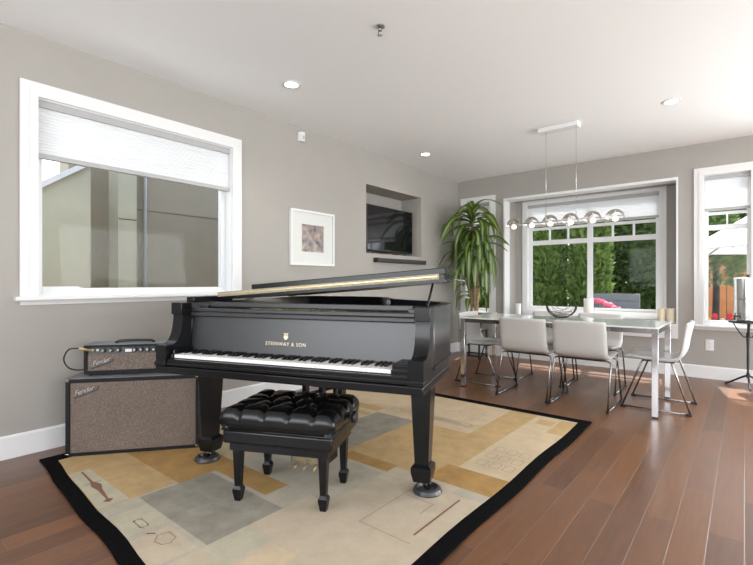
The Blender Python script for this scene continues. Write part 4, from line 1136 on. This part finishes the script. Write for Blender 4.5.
for _, pts, r in canes:
    b = MB(); b.tube(catmull(pts, 8), r, None, 10); b.build('cane', M['cane'], plant)
LIMIT = []
def leaf(b, uvl, base_, az, up, L, W, droop, twist):
    """arching strap leaf: rises at angle up, then droops"""
    n = 14; pos = Vector(base_); ang = up; rows = []
    d = Vector((math.cos(az), math.sin(az), 0)); side = Vector((-math.sin(az), math.cos(az), 0))
    for k in range(n + 1):
        f = k / n
        w = W * min(1, (f * 5 + 0.35)) * max(0.0, 1 - max(0, f - 0.55) / 0.45) ** 0.7
        w = max(w, 0.002)
        t = d * math.cos(ang) + Vector((0, 0, 1)) * math.sin(ang)
        nrm = t.cross(side)
        sd = side * math.cos(twist * f) + nrm * math.sin(twist * f)
        rows.append((pos.copy(), sd, nrm, w, f))
        pos = pos + t * (L / n)
        ang = max(-R(86), ang - droop * (1.4 if f < 0.55 else 0.5) / n)
        # keep clear of the walls
        if pos.x < -0.44: pos.x = -0.44
        if pos.y > 0.35: pos.y = 0.35
    vs = []
    for p, sd, nr, w, f in rows:
        vs.append([b.bm.verts.new(p - sd * w + nr * w * 0.30), b.bm.verts.new(p), b.bm.verts.new(p + sd * w + nr * w * 0.30)])
    for a, c, ra in zip(vs, vs[1:], rows):
        for q in (0, 1):
            fc = b.face([a[q], a[q + 1], c[q + 1], c[q]], None, True)
            if fc:
                for lp in fc.loops:
                    v = lp.vert
                    u = 0.0 if v in (a[0], c[0]) else (0.5 if v in (a[1], c[1]) else 1.0)
                    lp[uvl].uv = (u, ra[4])
def crown(cx_, cy_, cz_, n, Lr, up_r, spread=1.0):
    b = MB(); uvl = b.bm.loops.layers.uv.new('UVMap')
    for k in range(n):
        f = k / n
        az = k * 2.39996 + random.uniform(-0.3, 0.3)
        up = R(up_r[0] + (up_r[1] - up_r[0]) * (1 - f) + random.uniform(-10, 10))
        L = random.uniform(*Lr) * (0.75 + 0.25 * f if f < 0.3 else 1)
        leaf(b, uvl, (cx_ + 0.01 * math.cos(az), cy_ + 0.01 * math.sin(az), cz_ - 0.30 * f), az, up, L, random.uniform(0.034, 0.056), R(random.uniform(60, 175)), random.uniform(-1.3, 1.3))
    return b
crown(-0.01, -0.04, 1.72, 44, (0.50, 0.86), (-50, 74)).build('leaf_crown', M['leaf'], plant)
crown(-0.05, -0.04, 1.28, 30, (0.45, 0.72), (-20, 50)).build('leaf_crown', M['leaf'], plant)
crown(0.11, -0.06, 1.32, 30, (0.45, 0.72), (-20, 50)).build('leaf_crown', M['leaf'], plant)
crown(-0.07, 0.00, 0.72, 11, (0.32, 0.50), (15, 70)).build('leaf_crown', M['leaf'], plant)

# ================================================================== STEEL CANISTER ON IRON STAND
sx_, sy_ = 0.025, 6.20
ps = empty('pedestal_stand', (sx_, sy_, 0), 0, 'black wrought iron tripod stand with a round tray top under the right window', 'stand')
b = MB(); b.lathe([(0.16, 0.690), (0.168, 0.694), (0.168, 0.712), (0.160, 0.716), (0.152, 0.704), (0.003, 0.703)], None, 36); b.build('tray', M['black_metal'], ps)
b = MB(); b.lathe([(0.013, 0.10), (0.016, 0.14), (0.010, 0.17), (0.013, 0.30), (0.011, 0.40), (0.014, 0.50), (0.016, 0.565), (0.009, 0.60), (0.008, 0.69)], None, 14); b.build('post', M['black_metal'], ps)
for k in range(3):
    a = R(155 + 120 * k); ca, sa = math.cos(a), math.sin(a)
    b = MB(); b.tube(catmull([(0, 0, 0.13), (0.05 * ca, 0.05 * sa, 0.105), (0.15 * ca, 0.15 * sa, 0.04), (0.20 * ca, 0.20 * sa, 0.010)], 5), 0.010, None, 8); b.tube([(0.20 * ca, 0.20 * sa, 0.008), (0.215 * ca, 0.215 * sa, 0.008)], 0.008, None, 8); b.build('leg', M['black_metal'], ps)
    b = MB(); b.tube(catmull([(0, 0, 0.56), (0.04 * ca, 0.04 * sa, 0.535), (0.11 * ca, 0.11 * sa, 0.63), (0.14 * ca, 0.14 * sa, 0.692)], 5), 0.006, None, 8); b.build('scroll_brace', M['black_metal'], ps)
wf = empty('steel_water_canister', (sx_, sy_, 0.716), 0, 'polished steel two tier water canister with a black tap on the iron stand', 'water dispenser')
rr = 0.122
b = MB(); b.lathe([(rr - 0.006, 0), (rr, 0.006), (rr, 0.222), (rr + 0.006, 0.226), (rr + 0.006, 0.232), (rr - 0.002, 0.236)], None, 40); b.build('lower_chamber', M['polished'], wf)
b = MB(); b.lathe([(rr - 0.004, 0.236), (rr, 0.242), (rr, 0.434), (rr + 0.004, 0.438)], None, 40); b.build('upper_chamber', M['polished'], wf)
b = MB(); b.lathe([(rr + 0.006, 0.434), (rr + 0.006, 0.448), (rr - 0.004, 0.454), (0.03, 0.462), (0.003, 0.463)], None, 40); ld = b.build('lid', M['polished'], wf)
b = MB(); b.lathe([(0.010, 0.462), (0.012, 0.472), (0.020, 0.478), (0.020, 0.487), (0.003, 0.490)], None, 18); b.build('lid_knob', M['black_plastic'], ld)
b = MB(); ca, sa = math.cos(R(230)), math.sin(R(230))
b.tube([(rr * ca * 0.98, rr * sa * 0.98, 0.045), ((rr + 0.05) * ca, (rr + 0.05) * sa, 0.045)], 0.010, None, 10); b.tube([((rr + 0.045) * ca, (rr + 0.045) * sa, 0.055), ((rr + 0.05) * ca, (rr + 0.05) * sa, 0.012)], 0.009, None, 10)
b.tube([((rr + 0.045) * ca, (rr + 0.045) * sa, 0.05), ((rr + 0.04) * ca, (rr + 0.04) * sa, 0.085)], 0.006, None, 8); b.build('tap', M['black_plastic'], wf)

# ================================================================== OUTSIDE
b = MB(); b.box(-16, 14, -14, 26, -0.32, -0.20); struct(b.build('ground', M['patio']))
# neighbouring house on the left
nb = empty('neighbour_house', (-5.6, 2.0, -0.2), 0, 'beige stucco house wall seen through the large left window', 'house')
def nbx(name, x0, x1, y0, y1, z0, z1, m):
    b = MB(); b.box(x0 + 5.6, x1 + 5.6, y0 - 2.0, y1 - 2.0, z0 + 0.2, z1 + 0.2); return b.build(name, m, nb)
nbx('recessed_wall', -5.9, -5.6, 1.60, 7.0, -0.2, 5.2, M['stucco_dark'])
pil = nbx('pilaster', -5.6, -5.33, 1.99, 2.185, -0.2, 5.2, M['stucco'])
b = MB(); b.prism([(-3.0, -0.2), (1.68, -0.2), (1.68, 2.33), (-3.0, -1.1 + 0.0 + 2.33 - 4.68 * 0.725 + 1.1)] if False else [(-3.0, -0.2), (1.68, -0.2), (1.68, 2.33), (-1.5, 0.03), (-3.0, 0.03)], -5.5, -5.2, lambda a, c, w: (w + 5.6, a - 2.0, c + 0.2)); b.build('stair_guard_wall', M['stucco'], nb)
b = MB(); b.prism([(1.70, 2.345), (1.70, 2.405), (-1.5, 0.09), (-1.5, 0.03)], -5.53, -5.17, lambda a, c, w: (w + 5.6, a - 2.0, c + 0.2)); b.build('sloped_cap', M['white'], nb)
b = MB(); b.box(0.0, 0.004, 0.19, 5.0, 2.185, 2.195); b.box(0.27, 0.274, -0.005, 0.18, 2.02, 2.03); b.build('reveal_line', M['groove'], nb)
b = MB(); b.tube([(0.05, 0.37, 0.0), (0.05, 0.37, 5.0)], 0.020, None, 10); b.build('downpipe', M['pipe'], nb)

# cedars beyond the bay window
def sprays(n, Hh, Rr, z0, shape, sz, up):
    b = MB()
    for k in range(n):
        f = random.random() ** 0.9; z = z0 + f * (Hh - z0); a = random.uniform(0, 2 * PI)
        r = shape(f) * Rr * (1 - 0.45 * random.random() ** 2)
        p = Vector((r * math.cos(a), r * math.sin(a), z)); outv = Vector((math.cos(a), math.sin(a), 0))
        d = (outv * random.uniform(0.2, 1) + Vector((random.uniform(-.6, .6), random.uniform(-.6, .6), up * random.uniform(0.2, 1.4)))).normalized()
        sd = d.cross(Vector((random.uniform(-1, 1), random.uniform(-1, 1), random.uniform(-1, 1)))).normalized()
        L = sz * random.uniform(0.6, 1.3); w = L * random.uniform(0.22, 0.4)
        q = [p, p + d * L * 0.5 + sd * w, p + d * L, p + d * L * 0.5 - sd * w]
        b.face([b.bm.verts.new(t) for t in q])
    return b
random.seed(3)
def tree(name, x, y, me, lab, grp, th, tr, s, rz):
    root = empty(name, (x, y, -0.2), rz, lab, 'tree', grp); root.scale = (s, s, s)
    inst('foliage', me, root)
    inst('trunk', th, root)
b = sprays(9000, 4.2, 0.31, 0.05, lambda f: (1.0 if f < 0.55 else 1 - ((f - 0.55) / 0.45) ** 1.6 * 0.9), 0.13, 1.3); cedar_me = b.mesh('foliage', M['cedar'])
b = MB(); b.tube([(0, 0, 0), (0, 0, 3.6)], 0.06, None, 8, rs=[0.07, 0.02]); cedar_tr = b.mesh('trunk', M['bark'])
ced = [(-6.33, 9.5), (-5.54, 9.45), (-4.75, 9.5), (-3.96, 9.44), (-3.17, 9.5), (-2.38, 9.56)]
lab = ['cedar in the green hedge, farthest left beyond the narrow window', 'cedar in the green hedge seen behind the houseplant leaves', 'cedar in the green hedge seen through the lower narrow window', 'cedar in the green hedge at the left edge of the bay window', 'cedar in the green hedge behind the wire bowl', 'cedar in the green hedge just left of the bay window mullion']
for k, ((x, y), l_) in enumerate(zip(ced, lab)): tree('cedar_tree', x, y, cedar_me, l_, 'cedars of the hedge', cedar_tr, None, 0.97 + 0.04 * (k % 3), k * 1.3)
b = sprays(13000, 3.8, 1.08, 0.10, lambda f: 0.55 + 0.45 * math.sin(PI * min(1, f + 0.12)), 0.17, 0.2); bush_me = b.mesh('foliage', M['tree'])
b = MB(); b.tube([(0, 0, 0), (0.05, 0, 1.4), (0, 0.05, 2.8)], 0.08, None, 8, rs=[0.10, 0.07, 0.03]); bush_tr = b.mesh('trunk', M['bark'])
for k, (x, y, s, l_) in enumerate(((-5.2, 13.2, 1.0, 'dark leafy tree standing behind the left part of the cedar hedge'), (-2.55, 13.0, 1.05, 'dark leafy tree behind the right pane of the bay window'), (-0.05, 14.2, 1.1, 'tall leafy tree rising beyond the orange wooden fence'), (2.95, 14.2, 1.0, 'leafy tree beyond the right end of the orange fence'), (0.4, 17.4, 1.15, 'tall leafy tree farthest back between two nearer garden trees'), (-2.9, 16.8, 1.25, 'leafy tree farthest back behind the bay window mullion'))):
    tree('leafy_tree', x, y, bush_me, l_, 'leafy trees beyond the garden', bush_tr, None, s, k * 2.1)
# small tree outside the right window
st = empty('young_tree', (-0.415, 10.0, -0.2), 0, 'slim dark young tree just outside the right window', 'tree')
b = MB(); b.tube([(0, 0, 0), (0.02, 0, 1.2), (-0.01, 0.02, 2.6)], 0.05, None, 10, rs=[0.062, 0.05, 0.02]); b.build('trunk', M['bark'], st)
b = sprays(1100, 2.7, 0.42, 1.25, lambda f: 0.4 + 0.6 * math.sin(PI * min(1, f + 0.1)), 0.14, 0.2); b.build('foliage', M['tree'], st)
# fence
fe = empty('wooden_fence', (0.6, 12.2, -0.2), 0, 'orange stained board fence at the end of the garden', 'fence')
b = MB()
for k in range(22): b.box(-1.9 + k * 0.2, -1.9 + k * 0.2 + 0.192, 0, 0.022, 0.05, 1.78)
b.build('boards', M['fence'], fe)
b = MB(); b.box(-1.95, 2.55, -0.02, 0.05, 1.78, 1.83); b.build('top_rail', M['fence'], fe)
for k in range(3):
    b = MB(); b.box(-1.9 + k * 2.15, -1.8 + k * 2.15, 0.022, 0.11, 0, 1.78); b.build('post', M['fence'], fe)
# garden bench
gb = empty('garden_bench', (-1.80, 8.7, -0.2), 0, 'grey slatted garden bench outside the bay window', 'bench')
for k in range(4):
    b = MB(); b.box(-0.42, 0.42, -0.02, 0.012, 0.62 + k * 0.128, 0.74 + k * 0.128, None, 0.004); b.build('back_slat', M['greywood'], gb)
b = MB(); b.box(-0.42, 0.42, -0.50, -0.02, 0.56, 0.60); b.build('seat', M['greywood'], gb)
for sx in (-1, 1):
    for y, h in ((-0.46, 0.56), (0.03, 1.13)):
        b = MB(); b.box(sx * 0.39 - 0.03, sx * 0.39 + 0.03, y - 0.02, y + 0.03, 0, h); b.build('leg', M['greywood'], gb)
# parasol
pa = empty('garden_parasol', (0.62, 8.40, -0.2), R(-12), 'white canvas parasol outside the right window', 'parasol')
b = MB(); ap = b.bm.verts.new((0, 0, 2.65)); ap2 = b.bm.verts.new((0, 0, 2.62)); e1 = []; e2 = []
for k in range(8):
    a = 2 * PI * k / 8 + 0.39; e1.append(b.bm.verts.new((1.35 * math.cos(a), 1.35 * math.sin(a), 1.80))); e2.append(b.bm.verts.new((1.33 * math.cos(a), 1.33 * math.sin(a), 1.78)))
for k in range(8):
    b.face([ap, e1[k], e1[(k + 1) % 8]]); b.face([ap2, e2[(k + 1) % 8], e2[k]]); b.face([e1[k], e2[k], e2[(k + 1) % 8], e1[(k + 1) % 8]])
b.build('canopy', M['canvas'], pa)
b = MB(); b.tube([(0, 0, 0.05), (0, 0, 2.66)], 0.022, None, 12); b.build('pole', M['greywood'], pa)
b = MB(); b.lathe([(0.24, 0), (0.24, 0.05), (0.05, 0.08), (0.04, 0.20)], None, 24); b.build('base', M['greywood'], pa)
for k in range(8):
    a = 2 * PI * k / 8 + 0.39; b = MB(); b.tube([(0.02 * math.cos(a), 0.02 * math.sin(a), 2.60), (1.31 * math.cos(a), 1.31 * math.sin(a), 1.775)], 0.008, None, 6); b.build('rib', M['greywood'], pa)
# flower planters
def planter(x, y, w, ztop, lab):
    root = empty('planter_box', (x, y, -0.2), 0, lab, 'planter')
    h = ztop + 0.2
    b = MB(); b.grid(-w / 2, w / 2, -0.17, 0.17, [(-w / 2 + 0.02, w / 2 - 0.02, -0.15, 0.15)], 0, h, lambda u, v, q: (u, v, q)); b.box(-w / 2 + 0.01, w / 2 - 0.01, -0.16, 0.16, 0.02, h - 0.05); b.build('box', M['greywood'], root)
    return root
pl_a = planter(-1.75, 7.90, 0.50, 0.48, 'grey planter box with pink flowers outside the bay window')
pl_b = planter(-0.05, 7.75, 0.95, 0.42, 'grey planter box with mixed bedding flowers outside the right window')
def blossom_mesh(m, r, name):
    b = MB()
    for k in range(26):
        z = 1 - 2 * (k + 0.5) / 26 * 0.8; q = math.sqrt(max(0, 1 - z * z)); a = k * 2.39996
        c_ = Vector((q * math.cos(a), q * math.sin(a), z)) * r; nrm = c_.normalized(); t1 = nrm.orthogonal().normalized(); t2 = nrm.cross(t1)
        pts = [c_ + (t1 * math.cos(t * 2 * PI / 6) + t2 * math.sin(t * 2 * PI / 6)) * r * 0.38 + nrm * (r * 0.08 if t % 2 else 0) for t in range(6)]
        b.face([b.bm.verts.new(p) for p in pts])
    b.lathe([(r * 0.15, -r * 1.6), (r * 0.12, 0)], M['green'], 6)
    b.mats = [m] + b.mats if not b.mats or b.mats[0] is not m else b.mats
    for f in b.bm.faces: f.material_index = 1 if len(f.verts) != 6 or f.smooth else 0
    return b.mesh(name, m)
pk = blossom_mesh(M['pink'], 0.047, 'blossom')
random.seed(21)
for k in range(8):
    o = inst('hydrangea_bloom', pk, None, (-1.93 + 0.115 * (k % 4) + 0.03 * (k // 4), 7.80 + 0.14 * (k // 4), 0.86 - 0.05 * (k % 4) - 0.03 * (k // 4) + random.uniform(-0.03, 0.03)), k)
    tag(o, 'round pink flower head outside the bay window beside the grey bench', 'flower', 'pink flower heads')
cols = [(M['red'], 'red flower in the planter outside the right window', 'red_flower'), (M['yellow'], 'yellow flower in the planter outside the right window', 'yellow_flower'), (M['whitepetal'], 'pale lilac flower in the planter outside the right window', 'lilac_flower')]
fm = [blossom_mesh(c[0], 0.030, 'blossom') for c in cols]
for k in range(24):
    j = (0 if k % 2 == 0 else (1 if k % 4 == 1 else 2)); x = -0.48 + (k % 12) * 0.080 + random.uniform(-0.004, 0.004); row = k // 12
    z = 0.60 + random.uniform(-0.02, 0.03) + (0.06 if j == 0 else -0.015)
    o = inst(cols[j][2], fm[j], None, (x, 7.66 + 0.11 * row, z + 0.02 * row), k); tag(o, cols[j][1], 'flower', cols[j][2].replace('_', ' ') + 's outside the right window')
random.seed(4)
for root, w, h in ((pl_a, 0.22, 0.67), (pl_b, 0.44, 0.61)):
    b = MB()
    for k in range(500):
        p = Vector((random.uniform(-w, w), random.uniform(-0.13, 0.13), h - 0.03 + random.uniform(0, 0.12)))
        d = Vector((random.uniform(-1, 1), random.uniform(-1, 1), random.uniform(0, 1))).normalized() * 0.05; s_ = d.orthogonal().normalized() * 0.018
        b.face([b.bm.verts.new(t) for t in (p, p + d * .5 + s_, p + d, p + d * .5 - s_)])
    b.build('foliage', M['green'], root)

# ================================================================== LIGHT, WORLD, CAMERA
w = bpy.data.worlds.new('sky_and_fill'); scene.world = w; w.use_nodes = True
t, n, l = w.node_tree, w.node_tree.nodes, w.node_tree.links
bg = n['Background']; bg.inputs['Strength'].default_value = 3.6
tc = n.new('ShaderNodeTexCoord'); sp = n.new('ShaderNodeSeparateXYZ'); rp = n.new('ShaderNodeValToRGB')
l.new(tc.outputs['Generated'], sp.inputs[0]); l.new(sp.outputs['Z'], rp.inputs['Fac'])
e = rp.color_ramp.elements; e[0].position = 0.0; e[0].color = (0.95, 0.97, 1.0, 1); e[1].position = 0.8; e[1].color = (0.62, 0.76, 1.0, 1)
l.new(rp.outputs['Color'], bg.inputs['Color'])
su = bpy.data.lights.new('sun', 'SUN'); su.energy = 13; su.angle = R(0.6); su.color = (1, 0.95, 0.87)
so = bpy.data.objects.new('sun', su); COL.objects.link(so)
so.rotation_euler = Vector((0.12, -0.634, -1.0)).to_track_quat('-Z', 'Y').to_euler()
def sky_and_fill(name, loc, rot, sx, sy, e_):  # area lamps added out of view as fill
    li = bpy.data.lights.new(name, 'AREA'); li.shape = 'RECTANGLE'; li.size = sx; li.size_y = sy; li.energy = e_; li.color = (0.96, 0.985, 1.0)
    o = bpy.data.objects.new(name, li); COL.objects.link(o); o.location = loc; o.rotation_euler = rot
UP = R(34)
sky_and_fill('front_fill', (-1.4, YF - 0.1, 1.65), (R(90) + UP, 0, 0), 3.2, 1.6, 98)      # faces +y, unseen fill lamp tilted up to brighten the ceiling
sky_and_fill('front_fill', (1.95, YF - 0.1, 1.65), (R(90) + UP, 0, 0), 2.3, 1.6, 75)
sky_and_fill('right_fill', (XR + 0.1, 0.3, 1.25), (0, R(90) + UP, 0), 2.2, 3.7, 110)  # unseen fill lamps added on the right to even out the room
sky_and_fill('right_fill', (XR + 0.1, 4.4, 1.45), (0, R(90) + R(14), 0), 1.8, 2.7, 145)
sky_and_fill('patio_fill', (1.75, YB + 0.30, 1.2), (R(-90) - R(6), 0, 0), 1.9, 2.1, 180)  # unseen lamp added for the glare on the right-hand floor

cam = bpy.data.cameras.new('camera'); co = bpy.data.objects.new('camera', cam); COL.objects.link(co)
co.location = (0, 0, 1.12); co.rotation_euler = (R(90), 0, R(39.5))
cam.sensor_width = 36; cam.sensor_fit = 'HORIZONTAL'; cam.lens = 36 * 447 / 753; cam.clip_start = 0.05; cam.clip_end = 200
scene.camera = co
vs = scene.view_settings
scene.display_settings.display_device = 'sRGB'
vs.view_transform = 'Standard'; vs.look = 'None'; vs.gamma = 1; vs.use_curve_mapping = False; vs.exposure = 0.0
cy = scene.cycles
cy.max_bounces = 12; cy.diffuse_bounces = 6; cy.glossy_bounces = 6; cy.transmission_bounces = 8; cy.transparent_max_bounces = 24
cy.caustics_reflective = False; cy.caustics_refractive = False; cy.sample_clamp_indirect = 6
cy.use_denoising = True
